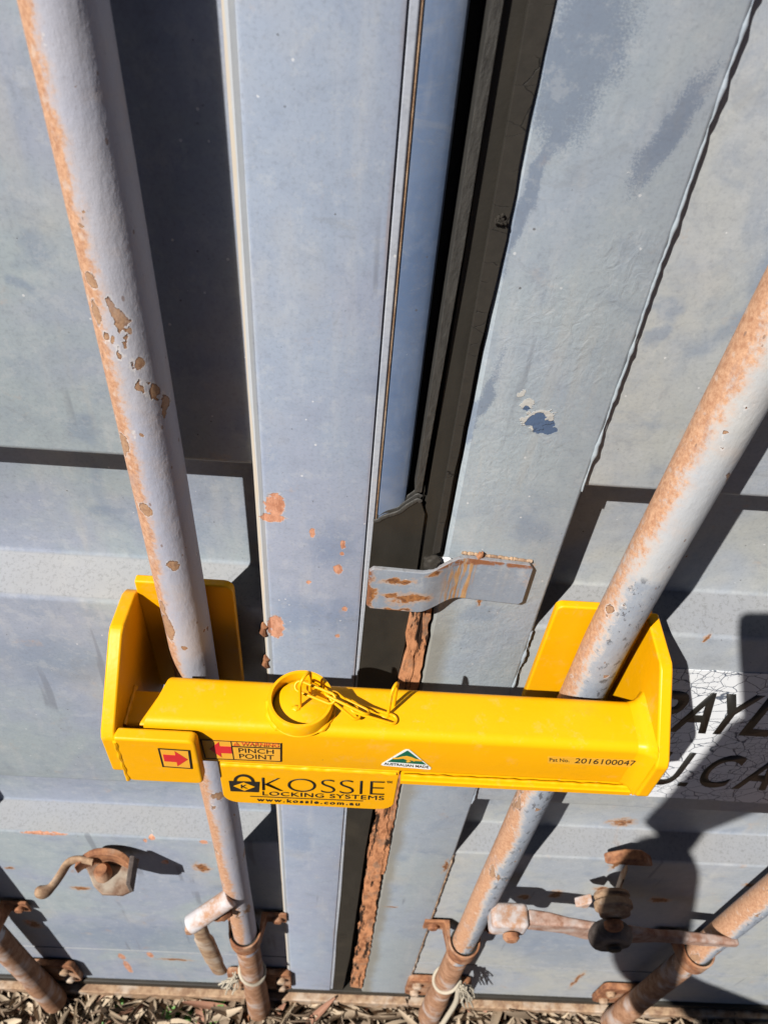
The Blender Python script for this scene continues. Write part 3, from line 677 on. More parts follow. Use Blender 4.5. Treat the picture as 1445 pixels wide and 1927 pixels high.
# curved hood rim against the door
rim = [(x0 + .002 + (x1 - x0) * k / 14, .012 * math.sin(math.pi * k / 14)) for k in range(15)]
bm = bmesh.new(); rows = []
for k, (xx, hh) in enumerate(rim):
    yy = -.004 - .014 * abs(2 * k / 14 - 1) ** 3
    rows.append([bm.verts.new(p) for p in ((xx, yy, zc - .014), (xx, yy, zc + .008 + hh), (xx, yy - .009, zc + .008 + hh), (xx, yy - .009, zc - .014))])
for A, B_ in zip(rows, rows[1:]):
    for k in range(4): bm.faces.new((A[k], A[(k + 1) % 4], B_[(k + 1) % 4], B_[k]))
bm.faces.new(rows[0]); bm.faces.new(rows[-1]); fin('hood_rim', bm, rust, lc, .0015)
prism('side_wall', [(x1 - .004, -.010), (x1 + .003, -.010), (x1 + .006, -.046), (x1 + .000, -.046)], 'z', zc - .014, zc + .014, darkiron, lc, .0015)  # dark tone puts the shade on this wall into its colour
bm = bmesh.new(); lathe(bm, [(0, 0), (.011, 0), (.011, .012), (.007, .020), (0, .020)], (-.300, -.026, zc - .0142), 'z', 24); fin('pivot_bolt', bm, rust, lc)
pth = smoothpath([(-.312, -.018, zc + .006), (-.330, -.016, zc + .008), (-.343, -.020, zc + .006), (-.350, -.034, zc + .002), (-.358, -.048, zc - .002), (-.368, -.054, zc - .004), (-.376, -.053, zc - .004)], 5)
bm = bmesh.new(); atube(bm, pth, [.0042] * 21 + [.005, .0058, .0066, .007, .0074, .0074, .007, .0064, .005, .003], seg=14, flat=1.9); fin('hook', bm, rusttan, lc, ang=60)

# ------------------------------------------------------------------ cords tied on the rod ends
def cord_tie(x, side, label):
    o = empty('tied_cord', label, 'cord', (x, RY, -1.52), 'white cords tied round the rod ends')
    bm = bmesh.new(); pts = []
    for k in range(40):
        a_ = 2 * math.pi * k / 40; pts.append((x +   .0206 * math.cos(a_), RY + .0206 * math.sin(a_), -1.50 + .012 * math.cos(a_) * side))
    atube(bm, pts, .0030, seg=10, closed=True); fin('loop', bm, cord, o)
    bm = bmesh.new()
    base = Vector((x + side * .026, RY - .012, -1.495))
    for k in range(26):
        q = random.uniform; e = base + Vector((side * q(.004, .034), q(-.012, .008), -q(.03, .105)))
        atube(bm, smoothpath([base + Vector((q(-.006, .006), q(-.006, .006), q(-.008, .012))), base.lerp(e, .5) + Vector((q(-.006, .008) * 1, q(-.006, .006), q(-.004, .010))), e], 4), q(.0009, .0016), seg=6)
    fin('frayed_end', bm, cord, o); return o
cord_tie(-.1275, -1, 'frayed off-white cord tied round the foot of the left rod, beside green weeds')
cr = cord_tie(.2060, 1, 'white cord knotted round the foot of the right rod, its tail hanging to the leaves')
tube('tail', smoothpath([(.226, RY - .012, -1.50), (.230, RY - .020, -1.56), (.222, RY - .03, -1.64), (.205, RY - .05, -1.72), (.200, RY - .07, -1.785)], 6), .0045, cord, cr, seg=10)

# ------------------------------------------------------------------ the yellow lock
lock = empty('container_door_lock', 'bright yellow steel door lock bar clamped across two lock rods', 'door lock', (.045, -.08, -.60))
ZT, ZB, YF, YB = -.533, -.594, -.101, -.0565
# main bar: hollow box section open at the left end, obliquely cut
def bar_tube():
    bm = bmesh.new(); r = .0075; n = 5; th = .005
    def sec(y0, y1, z0, z1, rr): return rrect(y0, y1, z0, z1, rr, n)
    O = sec(YF, YB, ZB, ZT, r); I = sec(YF + th, YB - th, ZB + th, ZT - th, r - .004)
    def xl(y): t = (y - YF) / (YB - YF); return -.1500 + .0105 * min(1, t / .75) ** .9 + (.0035 if t > .86 else 0) * (t - .86) / .14
    oL = [bm.verts.new((xl(y), y, z)) for y, z in O]; oR = [bm.verts.new((.2405, y, z)) for y, z in O]
    iL = [bm.verts.new((xl(y), y, z)) for y, z in I]; iR = [bm.verts.new((.2, y, z)) for y, z in I]
    N = len(O)
    for i in range(N):
        j = (i + 1) % N
        bm.faces.new((oL[i], oL[j], oR[j], oR[i])); bm.faces.new((iL[i], iR[i], iR[j], iL[j])); bm.faces.new((oL[i], iL[i], iL[j], oL[j]))
    bm.faces.new(oR); bm.faces.new(iR); return bm
fin('bar', bar_tube(), yellow, lock, ang=40)
prism('base_lip', [(-.1045, ZB - .0015), (-.1055, ZB - .0025), (-.1055, ZB - .008), (-.1045, ZB - .009), (-.058, ZB - .009), (-.058, ZB - .0015)], 'x', .050, .2400, yellow, lock)
n = 60
n = 200; tube('weld_bead', [(.052 + .186 * i / n, -.1018 + .0004 * mnoise.noise((i * .1, 0, 0)), ZB - .0005) for i in range(n + 1)], [.0017 + .0006 * mnoise.noise((i * .13, 2, 0)) for i in range(n + 1)], yellow, lock, seg=8)
# end plates
prof = [(-.004, -.486), (-.052, -.486), (-.058, -.489), (-.109, -.533), (-.1125, -.539), (-.1125, -.588), (-.102, -.606), (-.060, -.636), (-.004, -.636)]
prism('end_plate', prof, 'x', .2400, .2505, yellow, lock, .0022, seg=4)
profL = [(-.004, -.498), (-.008, -.491), (-.016, -.486), (-.050, -.483), (-.056, -.486), (-.109, -.533), (-.1125, -.539), (-.1125, -.588), (-.102, -.606), (-.060, -.636), (-.004, -.636)]
prism('end_plate', profL, 'x', -.1790, -.1680, yellow, lock, .0022, seg=4)
# fillet where the bar meets the right end plate
bm = bmesh.new(); R_ = rrect(YF - .0, YB, ZB, ZT, .0075, 5); N = len(R_)
cy, cz = (YF + YB) / 2, (ZB + ZT) / 2
rings = []
for x, g in ((.2285, .0002), (.2330, .0012), (.2370, .0034), (.2402, .0070)):
    rings.append([bm.verts.new((x, y + (g if y > cy else -g) * (1 + .15 * math.sin(7 * y * 300)), z + (g if z > cz else -g))) for y, z in R_])
for A, B in zip(rings, rings[1:]):
    for i in range(N): bm.faces.new((A[i], A[(i + 1) % N], B[(i + 1) % N], B[i]))
bm.faces.new(rings[0]); bm.faces.new(rings[-1]); fin('fillet_weld', bm, yellow, lock, ang=60)
# plates that hook behind the rods
prism('hook_plate', rrect(.1640, .2410, -.625, -.476, .006, 4, (1, 0, 0, 1)), 'y', -.0118, -.0040, yellow, lock, .0018)
prism('hook_plate', rrect(-.1690, -.0925, -.625, -.476, .008, 4, (0, 1, 1, 0)), 'y', -.0118, -.0040, yellow, lock, .0018)
# inner sliding tube seen between the left end plate and the bar
prism('sliding_tube', rrect(YF + .0062, YB - .0062, ZB + .0055, ZT - .0155, .004, 4), 'x', -.1690, .02, yellow, lock)
tube('weld_bead', [(-.1672, YF + .006 + .034 * i / 12, ZT - .0155) for i in range(13)], [.002 + .0006 * math.sin(i * 1.7) for i in range(13)], yellow, lock, seg=8)
# front stop plate with the arrow
prism('stop_plate', rrect(-.1690, -.1082, -.603, -.5345, .006, 4, (1, 1, 1, 0)), 'y', -.1138, -.1035, yellow, lock, .0024, seg=4)
tube('weld_bead', [(-.1683 + .0004 * math.sin(i * 1.2), -.1128, -.540 - .062 * i / 24) for i in range(25)], [.0019 + .0003 * math.sin(i * .9) for i in range(25)], yellow, lock, seg=8)
# padlock shroud under the bar
sh_poly = rrect(-.0990, .0490, -.6650, ZB + .004, .014, 6, (1, 1, 0, 0))
shroud = prism('padlock_shroud', [(x, z) for x, z in sh_poly if True], 'y', -.1005, -.0955, yellow, lock, .0015)
for x0 in (.0440, -.0990): box('shroud_side', x0, x0 + .005, -.0953, -.050, -.650, ZB - .0005, yellow, lock, .001)
tube('weld_bead', [(-.096 + .142 * i / 160, -.1006, ZB + .0002 + .0008 * mnoise.noise((i * .08, 7, 0))) for i in range(161)], [.0017 + .0006 * mnoise.noise((i * .12, 5, 0)) for i in range(161)], yellow, lock, seg=8)
# key cover cup with disc, on top of the bar
CC = Vector((-.0330, -.0800, ZT))
bm = bmesh.new(); lathe(bm, [(.0218, -.001), (.0250, -.001), (.0250, .0125), (.0244, .0135), (.0224, .0135), (.0218, .0125)], CC, 'z', 72); fin('lock_cup', bm, yellow, lock, ang=50)
bm = bmesh.new()
ptsr = []; rad = []
for k in range(72):
    a_ = 2 * math.pi * k / 72
    if CC.y + .0256 * math.sin(a_) < YF + .001 or CC.y + .0256 * math.sin(a_) > YB - .001: rr_ = .0006
    else: rr_ = .0021 + .0005 * math.sin(k * 1.3) + .0003 * math.sin(k * 3.3)
    ptsr.append(CC + Vector((.0254 * math.cos(a_), .0254 * math.sin(a_), .0002))); rad.append(rr_)
atube(bm, ptsr, rad, seg=8, closed=True); fin('weld_bead', bm, yellow, lock)
bm = bmesh.new(); lathe(bm, [(.0001, .0006), (.0205, .0006), (.0208, .0010), (.0208, .0050), (.0198, .0058), (.0001, .0060)], CC + Vector((.0006, -.0004, 0)), 'z', 64); disc = fin('cup_disc', bm, yellow, lock, ang=50)
def staple(c, d, wd, ht, r, parent, lean=(0, 0, 0)):
    """inverted U of wire standing on c, legs apart along d"""
    d = Vector(d).normalized(); c = Vector(c); L = Vector(lean); pts = []
    a_ = c - d * wd / 2; b_ = c + d * wd / 2
    pts += [a_, a_ + Vector((0, 0, ht - wd / 2)) + L * .6]
    for k in range(1, 8):
        t = math.pi * (1 - k / 8); pts.append(c + d * math.cos(t) * wd / 2 + Vector((0, 0, ht - wd / 2 + math.sin(t) * wd / 2)) + L)
    pts += [b_ + Vector((0, 0, ht - wd / 2)) + L * .6, b_]
    return tube('staple', pts, r, yellow, parent, seg=12)
ds = at(562, 1331, z=ZT + .006)
staple(ds + Vector((0.0045, .006, -.0008)), (.6, 1, 0), .013, .036, .0013, disc)
bs = at(727, 1345, z=ZT); staple(bs + Vector((.0035, .004, 0)), (.5, 1, 0), .010, .034, .0013, lock, lean=(.0004, .001, 0))
blob('weld_blob', ds + Vector((-.002, -.001, 0)), .0022, (1.5, 1.2, .6), yellow, disc, 4); blob('weld_blob', bs + Vector((-.001, -.001, 0)), .0022, (1.5, 1.2, .6), yellow, lock, 8)
chain = empty('retaining_chain', '', '', tuple(bs)); del chain['label']; del chain['category']
chain.parent = lock; chain.location = Vector(bs) - Vector(lock.location)
def link(a_, b_, wd, r, nrm):
    a_, b_ = Vector(a_), Vector(b_); d = (b_ - a_); L = d.length; d.normalize(); s = Vector(nrm).cross(d).normalized(); pts = []
    ca, cb = a_ + d * wd / 2, b_ - d * wd / 2
    for k in range(9): t = math.pi * k / 8; pts.append(cb + s * math.cos(t) * wd / 2 + d * math.sin(t) * wd / 2)
    for k in range(9): t = math.pi * k / 8; pts.append(ca - s * math.cos(t) * wd / 2 - d * math.sin(t) * wd / 2)
    return tube('link', pts, r, yellow, chain, seg=12, closed=True)
Z = lambda px, py, h: at(px, py, z=ZT + h)
link(Z(556, 1288, .020), Z(630, 1318, .0175), .0078, .00115, (.1, -.75, 1))
link(Z(612, 1302, .0175), Z(694, 1342, .0125), .0085, .00115, (.35, .55, .9))
link(Z(622, 1305, .018), Z(676, 1350, .006), .0078, .00115, (.8, -.4, .6))
link(Z(660, 1330, .010), Z(746, 1356, .0016), .0080, .00115, (.1, .1, 1))

# ---- stickers and printing on the lock
def q(px, py, y): p = at(px, py, y=y); return p.x, p.z
SK = -.0
def poly_px(name, pts, y, mat, parent, thick=.0002):
    return prism(name, [q(px, py, y) for px, py in pts], 'y', y - thick, y, mat, parent, smooth=False)
ya = -.1141
def fr(name, pts, t, y, mat, parent):   # frame strips round a 4 point outline (tl,tr,br,bl) in x,z
    bm = bmesh.new(); c = sum((Vector(p) for p in pts), Vector((0, 0))) / 4; inner = []
    P = [Vector(p) for p in pts]
    for i in range(4):
        a_, b_, c_ = P[i - 1], P[i], P[(i + 1) % 4]; inner.append(b_ + ((a_ - b_).normalized() + (c_ - b_).normalized()) * t)
    for i in range(4):
        j = (i + 1) % 4; vs = []
        for yy in (y, y - .00015): vs.append([bm.verts.new((p.x, yy, p.y)) for p in (P[i], P[j], inner[j], inner[i])])
        bm.faces.new(vs[0]); bm.faces.new(vs[1])
        for k in range(4): bm.faces.new((vs[0][k], vs[0][(k + 1) % 4], vs[1][(k + 1) % 4], vs[1][k]))
    return fin(name, bm, mat, parent, smooth=False)
def px4(pts, y): return [q(a_, b_, y) for a_, b_ in pts]
def off(o): return o
# arrow sticker on the stop plate
box4 = ((297, 1408), (357, 1412), (362, 1447), (306, 1443))
st = poly_px('arrow_sticker', box4, ya, deccy, lock)
fr('border', px4(box4, ya - .00025), .0013, ya - .00025, black, st)
def lerp4(b4, u, v):
    (ax_, ay), (bx, by), (cx, cy_), (dx, dy) = b4
    tx, ty = ax_ + (bx - ax_) * u, ay + (by - ay) * u; lx, ly = dx + (cx - dx) * u, dy + (cy_ - dy) * u
    return tx + (lx - tx) * v, ty + (ly - ty) * v
arr = [(.12, .32), (.52, .32), (.52, .10), (.90, .5), (.52, .90), (.52, .68), (.12, .68)]
poly_px('arrow', [lerp4(box4, u, v) for u, v in arr], ya - .00025, red, st)
# pinch point sticker on the bar
yb = YF - .0003
box4 = ((377, 1391), (530, 1398), (530, 1433), (386, 1427))
st = poly_px('warning_sticker', box4, yb, deccy, lock)
P4 = px4(box4, yb)
fr('border', P4, .0011, yb - .00025, black, st)
poly_px('arrow', [lerp4(box4, .05 + (1 - u) * .36, v) for u, v in arr], yb - .00025, red, st)
poly_px('divider', [lerp4(box4, u, v) for u, v in ((.370, .02), (.382, .02), (.382, .98), (.370, .98))], yb - .00025, black, st)
poly_px('divider', [lerp4(box4, u, v) for u, v in ((.38, .28), (.985, .28), (.985, .33), (.38, .33))], yb - .00025, black, st)
def tx(name, s, pa, pb, y, mat, parent, bold=0, skew=None, **k):
    """pa = lower left pixel, pb = upper right pixel; sk = baseline right end pixel"""
    x0, z0 = q(*pa, y); x1, z1 = q(*pb, y)
    text_fit(name, s, x0, x1, z0, z1, y, mat, parent, bold=bold, **k)
def tx4(name, s, b4, u0, u1, v0, v1, y, mat, parent, bold=0, thick=.0002, **k):
    """text filling the (u,v) window of a pixel quad"""
    cu = text_fit(name, s, 0, 1, 0, 1, 0, mat, parent, bold=bold, thick=thick, **k)
    me = cu.data; off_ = parent_loc(parent)
    for v in me.vertices:
        p = v.co + off_; fx, fz, fy = p.x, p.z, p.y
        wx, wz = q(*lerp4(b4, u0 + (u1 - u0) * fx, v1 + (v0 - v1) * fz), y); v.co = Vector((wx, y + fy, wz)) - off_
    return cu
tx4('lettering', 'WARNING', box4, .50, .97, .05, .25, yb - .00025, orangered, st, bold=.02)
poly_px('hazard_triangle', [lerp4(box4, u, v) for u, v in ((.395, .26), (.44, .04), (.485, .26))], yb - .00025, orangered, st)
poly_px('exclamation_mark', [lerp4(box4, u, v) for u, v in ((.4345, .09), (.4455, .09), (.443, .235), (.437, .235))], yb - .0005, deccy, st)
tx4('lettering', 'PINCH', box4, .455, .90, .38, .61, yb - .00025, black, st, bold=.0)
tx4('lettering', 'POINT', box4, .455, .90, .68, .92, yb - .00025, black, st, bold=.0)
# maker's printing on the shroud
ys = -.1009
B = ((424, 1457), (742, 1467), (738, 1520), (428, 1506))
pr_ = empty('printed_logo', '', '', (0, 0, 0)); del pr_['label']; del pr_['category']; pr_.parent = lock; pr_.location = Vector((-.02, ys, -.63)) - Vector(lock.location)
tx4('lettering', 'KOSSIE', B, .215, .945, .08, .56, ys, black, pr_, bold=-.020)
tx4('lettering', 'TM', B, .955, .985, .06, .14, ys, black, pr_, bold=.0)
tx4('lettering', 'LOCKING SYSTEMS', B, .215, .945, .60, .745, ys, black, pr_, bold=.0, space=1.08)
poly_px('rule', [lerp4(B, u, v) for u, v in ((.14, .795), (.82, .795), (.82, .815), (.14, .815))], ys, black, pr_)
tx4('lettering', 'www.kossie.com.au', B, .18, .80, .86, .98, ys, black, pr_, bold=.02, space=1.35)
# padlock emblem
body = [(.025, .24), (.19, .24), (.185, .62), (.03, .62)]
pb_ = poly_px('padlock_emblem', [lerp4(B, u, v) for u, v in ((.018, .25), (.20, .25), (.192, .64), (.024, .64))], ys, black, pr_)
arc_o = [(.108 + .062 * math.cos(R(180 - 180 * k / 14)), .25 - .27 * math.sin(R(180 * k / 14))) for k in range(15)]
arc_i = [(.108 + .045 * math.cos(R(180 * k / 14)), .25 - .19 * math.sin(R(180 * k / 14))) for k in range(15)]
poly_px('shackle', [lerp4(B, u, v) for u, v in arc_o + arc_i], ys, black, pb_)
poly_px('diamond', [lerp4(B, u, v) for u, v in ((.045, .44), (.108, .29), (.172, .44), (.108, .60))], ys - .0002, yellow, pb_)
tx4('lettering', 'K', B, .088, .130, .375, .515, ys - .0004, black, pb_, bold=.02)
# green and gold triangle sticker
T = ((717, 1408), (811, 1412), (811, 1448), (717, 1440))
tri = poly_px('triangle_sticker', [lerp4(T, u, v) for u, v in ((.50, .0), (.56, .0), (.60, .06), (1.0, .90), (.99, .99), (.95, 1.0), (.04, 1.0), (.0, .96), (.02, .88), (.45, .06))], yb, white, lock, .00025)
poly_px('green_field', [lerp4(T, u, v) for u, v in ((.53, .06), (.90, .76), (.13, .76))], yb - .0003, green, tri)
roo = [(.22, .52), (.34, .50), (.42, .42), (.52, .37), (.62, .42), (.70, .50), (.76, .52), (.83, .56), (.80, .60), (.74, .60), (.69, .60), (.66, .64), (.63, .60), (.56, .58), (.60, .66), (.52, .72), (.50, .68), (.54, .64), (.49, .56), (.44, .52), (.34, .56), (.24, .58)]
poly_px('gold_kangaroo', [lerp4(T, u, v) for u, v in roo], yb - .0006, gold, tri)
tx4('lettering', 'AUSTRALIAN MADE', T, .06, .95, .82, .95, yb - .0003, black, tri, bold=.012)
# patent number strip
Pn = ((1030, 1423), (1203, 1430), (1203, 1444), (1030, 1436))
pt = poly_px('patent_strip', [lerp4(Pn, u, v) for u, v in ((.0, .1), (.02, .0), (.985, .0), (1, .12), (1, .9), (.985, 1), (.02, 1), (0, .9))], yb, m_flat('clear_strip', (.80, .40, .03), .3, var=.05), lock, .0002)
tx4('lettering', 'Pat No.', Pn, .02, .235, .25, .72, yb - .00025, black, pt)
tx4('lettering', '2016100047', Pn, .29, .965, .12, .80, yb - .00025, black, pt, shear=.2)

# ------------------------------------------------------------------ ground, leaves and weeds
GZ = -1.83
def m_soil():
    m = M('dark_soil', .95, .1); n1 = m.noise(30, 6, .7); m.bump(n1, .8, .01); return m.done(m.mix(n1, (.045, .033, .024), (.15, .115, .085)))
def m_leaf():
    m = M('dry_leaf', .7, .25); a_ = m.n('ShaderNodeAttribute', attribute_name='tint'); f = a_.outputs['Fac']
    col = m.mix(f, (.13, .085, .055), (.62, .50, .36)); col = m.mix(m.sstep(f, .86, .93), col, (.30, .14, .09))
    col = m.mix(m.math('MULTIPLY', m.noise(130, 4, .7), .45), col, (.20, .155, .11)); m.bump(m.noise(200, 3), .3, .001); return m.done(col)
bm = bmesh.new(); N = 60
for s in (12.0,):
    vs = [bm.verts.new(p) for p in ((-s, -s, GZ), (s, -s, GZ), (s, s, GZ), (-s, s, GZ))]; bm.faces.new(vs)
tag(fin('ground', bm, m_soil()), kind='structure')
bm = bmesh.new(); lay = bm.faces.layers.float.new('tint'); rr = random.Random(5); tl = []
def leaf(bm, c, L, W_, yaw, pitch, roll, curl, fold, tint):
    m4 = Matrix.Translation(c) @ Matrix.Rotation(yaw, 4, 'Z') @ Matrix.Rotation(pitch, 4, 'Y') @ Matrix.Rotation(roll, 4, 'X'); rows = []
    for i in range(7):
        t = i / 6; wv = W_ * math.sin(math.pi * min(1, max(0, t * .92 + .04))) ** .75
        a_ = curl * (t - .5); x = (math.sin(a_) / curl if abs(curl) > .05 else t - .5) * L; z = ((1 - math.cos(a_)) / curl if abs(curl) > .05 else 0) * L
        rows.append([bm.verts.new(m4 @ Vector((x, s * wv * math.cos(fold), z + abs(s) * wv * math.sin(fold)))) for s in (-1, -.5, 0, .5, 1)])
    for A, B_ in zip(rows, rows[1:]):
        for k in range(4): f = bm.faces.new((A[k], A[k + 1], B_[k + 1], B_[k])); f[lay] = tint; f.smooth = True
for i in range(4600):
    near = i < 3000
    x = rr.uniform(-.95, 1.05) if near else rr.uniform(-1.8, 1.8); y = rr.uniform(-.22, -.012) if near else rr.uniform(-1.5, -.2)
    z = GZ + .008 + rr.random() * (.050 if near else .03)
    leaf(bm, (x, y, z), rr.uniform(.035, .13), rr.uniform(.004, .012), rr.uniform(0, 6.28), rr.gauss(0, .35), rr.gauss(0, .9), rr.uniform(-2.8, 2.8), rr.uniform(.2, 1.2), rr.random())
for i in range(170):
    c = Vector((rr.uniform(-.95, 1.05), rr.uniform(-.22, -.02), GZ + rr.uniform(.03, .062))); a_ = rr.uniform(0, 6.28); L = rr.uniform(.03, .12)
    k0 = len(bm.faces); atube(bm, [c - Vector((math.cos(a_), math.sin(a_), .1)) * L / 2, c + Vector((0, 0, rr.uniform(-.004, .004))), c + Vector((math.cos(a_ + .3), math.sin(a_ + .3), .15)) * L / 2], rr.uniform(.0008, .0022), seg=6)
    bm.faces.ensure_lookup_table(); tv = rr.uniform(0, .6)
    for f in bm.faces[k0:]: f[lay] = tv; f.smooth = True
tag(fin('leaf_litter', bm, m_leaf(), smooth=False), kind='stuff', label='dry curled gum leaves carpeting the ground below the container doors')
# weeds
gm = M('weed_green', .5, .4); gmat = gm.done(gm.mix(gm.noise(60, 3), (.05, .16, .02), (.13, .30, .05)))
def weed(x, y, label, n, hgt, seed):
    r_ = random.Random(seed); o = empty('weed', label, 'weed', (x, y, GZ), 'green weeds among the dry leaves')
    bs_ = bmesh.new(); bl = bmesh.new()
    for k in range(n):
        a_ = 6.28 * k / n + r_.uniform(-.4, .4); h_ = hgt * r_.uniform(.6, 1); d = Vector((math.cos(a_), math.sin(a_), 0)) * h_ * .5
        tip = Vector((x, y, GZ)) + d + Vector((0, 0, h_)); atube(bs_, smoothpath([(x, y, GZ), (x + d.x * .3, y + d.y * .3, GZ + h_ * .6), tip], 3), .0008, seg=6)
        for j in range(3):
            b2 = a_ + (j - 1) * 2.0; e = Vector((math.cos(b2), math.sin(b2), .25)).normalized(); s_ = e.cross(Vector((0, 0, 1))).normalized(); L = .017 * r_.uniform(.8, 1.2)
            pts = [tip + e * (L * (.5 - .5 * math.cos(math.pi * t))) + s_ * sg * L * .42 * math.sin(math.pi * t) + Vector((0, 0, .002 * math.sin(t * 3))) for sg, t in ((1, 0), (1, .25), (1, .5), (1, .75), (1, 1), (-1, .75), (-1, .5), (-1, .25))]
            bl.faces.new([bl.verts.new(p) for p in pts])
    fin('stem', bs_, gmat, o); fin('leaf', bl, gmat, o, smooth=False); return o
for (px, py), lb, n, h, s in (((395, 1885), 'largest green weed, left of the frayed cord', 9, .05, 1), ((392, 1910), 'small three-leaved weed just below the largest weed', 5, .045, 2),
                         ((335, 1915), 'green weed sprig left of the largest weed', 6, .045, 3), ((205, 1918), 'lone green weed tuft at the bottom edge, farthest left', 5, .045, 4)):
    p = at(px, py, z=GZ + h + .01); weed(p.x, min(p.y, -.03), lb, n, h, s)

# ------------------------------------------------------------------ photographer (stands behind the lens, casts the soft shadow on the right)
per = empty('person', 'person in dark clothes holding a phone up in one raised hand', 'person', (.13, -1.16, GZ))
def skin_body(name, joints, edges, mat, parent, sub=2):
    me = bpy.data.meshes.new(name); me.from_pydata([j[0] for j in joints], edges, []); o = bpy.data.objects.new(name, me); COL.objects.link(o)
    o.modifiers.new('skin', 'SKIN'); me.skin_vertices  # layer is created by the modifier below
    return o
def body_mesh(name, J, E, mat, parent, root):
    pl = parent_loc(parent); names = list(J); idx = {n_: i for i, n_ in enumerate(names)}
    me = bpy.data.meshes.new(name); me.from_pydata([Vector(J[n_][0]) - pl for n_ in names], [(idx[a_], idx[b_]) for a_, b_ in E], [])
    o = bpy.data.objects.new(name, me); COL.objects.link(o); o.parent = parent
    bm_ = bmesh.new(); bm_.from_mesh(me); ly = bm_.verts.layers.skin.verify(); bm_.verts.ensure_lookup_table()
    for n_ in names: s_ = bm_.verts[idx[n_]][ly]; s_.radius = J[n_][1]; s_.use_root = (n_ == root)
    bm_.to_mesh(me); bm_.free()
    o.modifiers.new('skin', 'SKIN').use_smooth_shade = True; s_ = o.modifiers.new('sub', 'SUBSURF'); s_.levels = 2; s_.render_levels = 2
    me.materials.append(mat); return o
px0, py0 = .13, -1.16; g0 = GZ
J = {'pel': ((px0, py0, g0 + .98), (.15, .11)), 'wai': ((px0, py0, g0 + 1.12), (.13, .10)), 'che': ((px0, py0 + .01, g0 + 1.34), (.16, .11)), 'nb': ((px0, py0 + .02, g0 + 1.50), (.06, .06)), 'nk': ((px0, py0 + .04, g0 + 1.57), (.055, .058)),
     'hd': ((px0, py0 + .07, g0 + 1.67), (.078, .095)), 'ht': ((px0, py0 + .06, g0 + 1.76), (.06, .07)),
     'sr': ((px0 + .19, py0 + .02, g0 + 1.44), (.06, .06)), 'er': ((px0 + .24, py0 - .03, g0 + 1.16), (.045, .045)), 'wr': ((px0 + .25, py0 + .08, g0 + .92), (.028, .028)),
     'sl': ((px0 - .19, py0 + .02, g0 + 1.44), (.06, .06)), 'el': ((-.220, -.84, g0 + 1.42), (.055, .055)), 'wl': ((-.115, -.555, g0 + 1.63), (.040, .038)),
     'hr': ((px0 + .10, py0, g0 + .90), (.09, .09)), 'kr': ((px0 + .12, py0 + .01, g0 + .50), (.06, .06)), 'ar': ((px0 + .12, py0, g0 + .09), (.042, .042)), 'fr': ((px0 + .13, py0 + .17, g0 + .035), (.045, .035)),
     'hl': ((px0 - .10, py0, g0 + .90), (.09, .09)), 'kl': ((px0 - .12, py0 + .01, g0 + .50), (.06, .06)), 'al': ((px0 - .12, py0, g0 + .09), (.042, .042)), 'fl': ((px0 - .13, py0 + .17, g0 + .035), (.045, .035))}
Ed = [('pel', 'wai'), ('wai', 'che'), ('che', 'nb'), ('nb', 'nk'), ('nk', 'hd'), ('hd', 'ht'), ('che', 'sr'), ('sr', 'er'), ('er', 'wr'), ('che', 'sl'), ('sl', 'el'), ('el', 'wl'), ('pel', 'hr'), ('hr', 'kr'), ('kr', 'ar'), ('ar', 'fr'), ('pel', 'hl'), ('hl', 'kl'), ('kl', 'al'), ('al', 'fl')]
skinm = m_flat('skin', (.45, .27, .19), .5); cloth = m_flat('navy_cloth', (.03, .035, .05), .85); hairm = m_flat('brown_hair', (.05, .03, .02), .6)
body_mesh('body', J, Ed, skinm, per, 'pel')
def grow(keys, f): return {k: (J[k][0], (J[k][1][0] * f + .006, J[k][1][1] * f + .006)) for k in keys}
K = ['pel', 'wai', 'che', 'nb', 'sr', 'er', 'sl', 'el', 'wl']; body_mesh('shirt', grow(K, 1.08), [e for e in Ed if e[0] in K and e[1] in K], cloth, per, 'pel')
K = ['pel', 'hr', 'kr', 'ar', 'hl', 'kl', 'al']; body_mesh('trousers', grow(K, 1.12), [e for e in Ed if e[0] in K and e[1] in K], cloth, per, 'pel')
blob('hair', (px0, py0 + .035, g0 + 1.72), .1, (.95, 1.05, .95), hairm, per, 4, .1)
def mm(u, v, w_): return CAMPOS + VX * u + VD * v - VF * w_     # in the phone's own plane (the phone the picture was taken with)
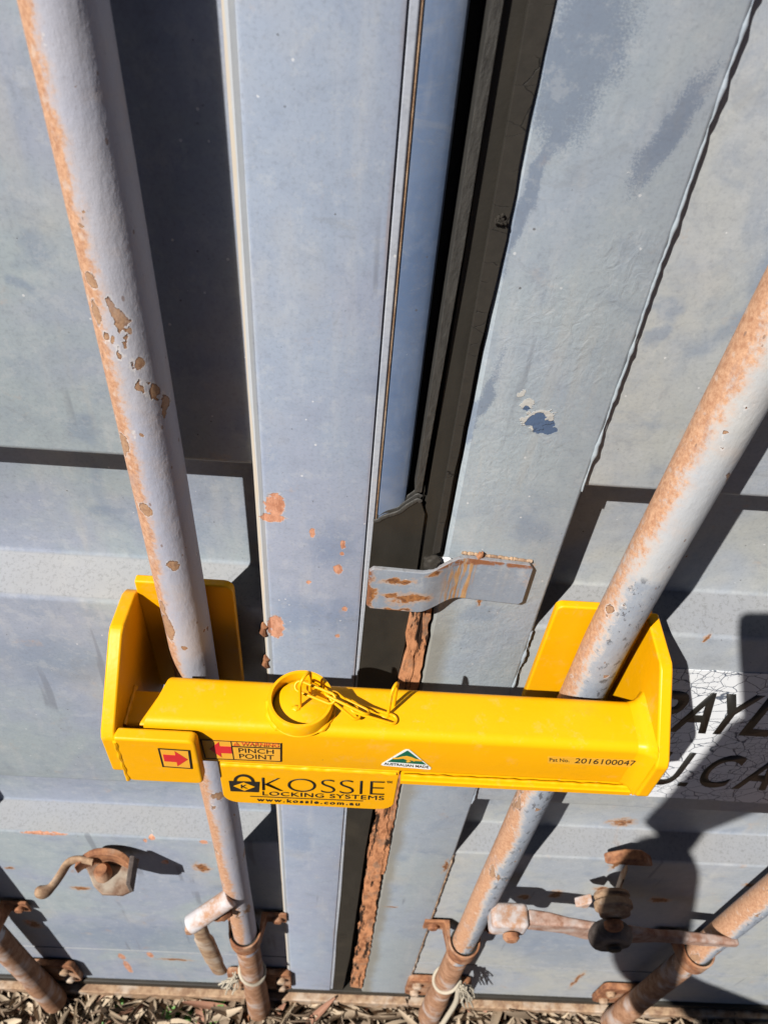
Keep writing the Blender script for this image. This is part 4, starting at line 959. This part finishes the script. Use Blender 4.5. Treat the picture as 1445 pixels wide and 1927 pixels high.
# fingers wrap the phone edges
bm = bmesh.new()
wr = J['wl'][0]
for sgn, x_edge in ((1, .046), (-1, -.042)):
    for k in range(4 if sgn > 0 else 0):
        v0 = .045 + .021 * k; pts = [Vector(wr) + VX * sgn * .004 * k, mm(x_edge + sgn * .022, v0 + .016, .035), mm(x_edge + sgn * .012, v0, .012), mm(x_edge - sgn * .004, v0 - .002, -.001 + .004), mm(x_edge - sgn * .014, v0, .0045)]
        atube(bm, smoothpath(pts, 4), [.016 - .0085 * min(1, i / 8) for i in range(17)], seg=10)
    if sgn < 0: atube(bm, smoothpath([Vector(wr), mm(x_edge + sgn * .014, .11, .045), mm(x_edge - sgn * .006, .085, .026), mm(x_edge - sgn * .020, .075, .021)], 4), [.019 - .0085 * min(1, i / 9) for i in range(13)], seg=10)
atube(bm, smoothpath([Vector(wr), mm(-.075, .12, .05), mm(-.040, .085, .034), mm(.0, .07, .032)], 4), [.034 - .012 * min(1, i / 12) for i in range(13)], seg=14)
fin('raised_hand', bm, skinm, per, ang=60); bm = bmesh.new()
hw = Vector(J['wr'][0])
for k in range(4): atube(bm, smoothpath([hw, hw + Vector((-.004, -.03 + .02 * k, -.08)), hw + Vector((-.012, -.03 + .021 * k, -.13)), hw + Vector((-.028, -.028 + .021 * k, -.165 + .008 * abs(k - 1.5)))], 4), [.020 - .0120 * min(1, i / 12) for i in range(13)], seg=10)
atube(bm, smoothpath([hw, hw + Vector((-.014, .045, -.06)), hw + Vector((-.022, .055, -.10))], 4), [.018 - .009 * min(1, i / 8) for i in range(9)], seg=10)
fin('lowered_hand', bm, skinm, per, ang=60)
ph = empty('smartphone', 'dark smartphone held up in front of the doors to take the picture', 'phone', tuple(mm(.002, .06, .012)))
bm = bmesh.new()
pl_ = rrect(-.038, .038, -.034, .122, .009, 5)
A = [bm.verts.new(mm(u, v, .0075)) for u, v in pl_]; B_ = [bm.verts.new(mm(u, v, .016)) for u, v in pl_]
bm.faces.new(A); bm.faces.new(B_)
for i in range(len(A)): bm.faces.new((A[i], A[(i + 1) % len(A)], B_[(i + 1) % len(A)], B_[i]))
fin('phone_body', bm, m_flat('phone_case', (.02, .02, .022), .35), ph, .001)
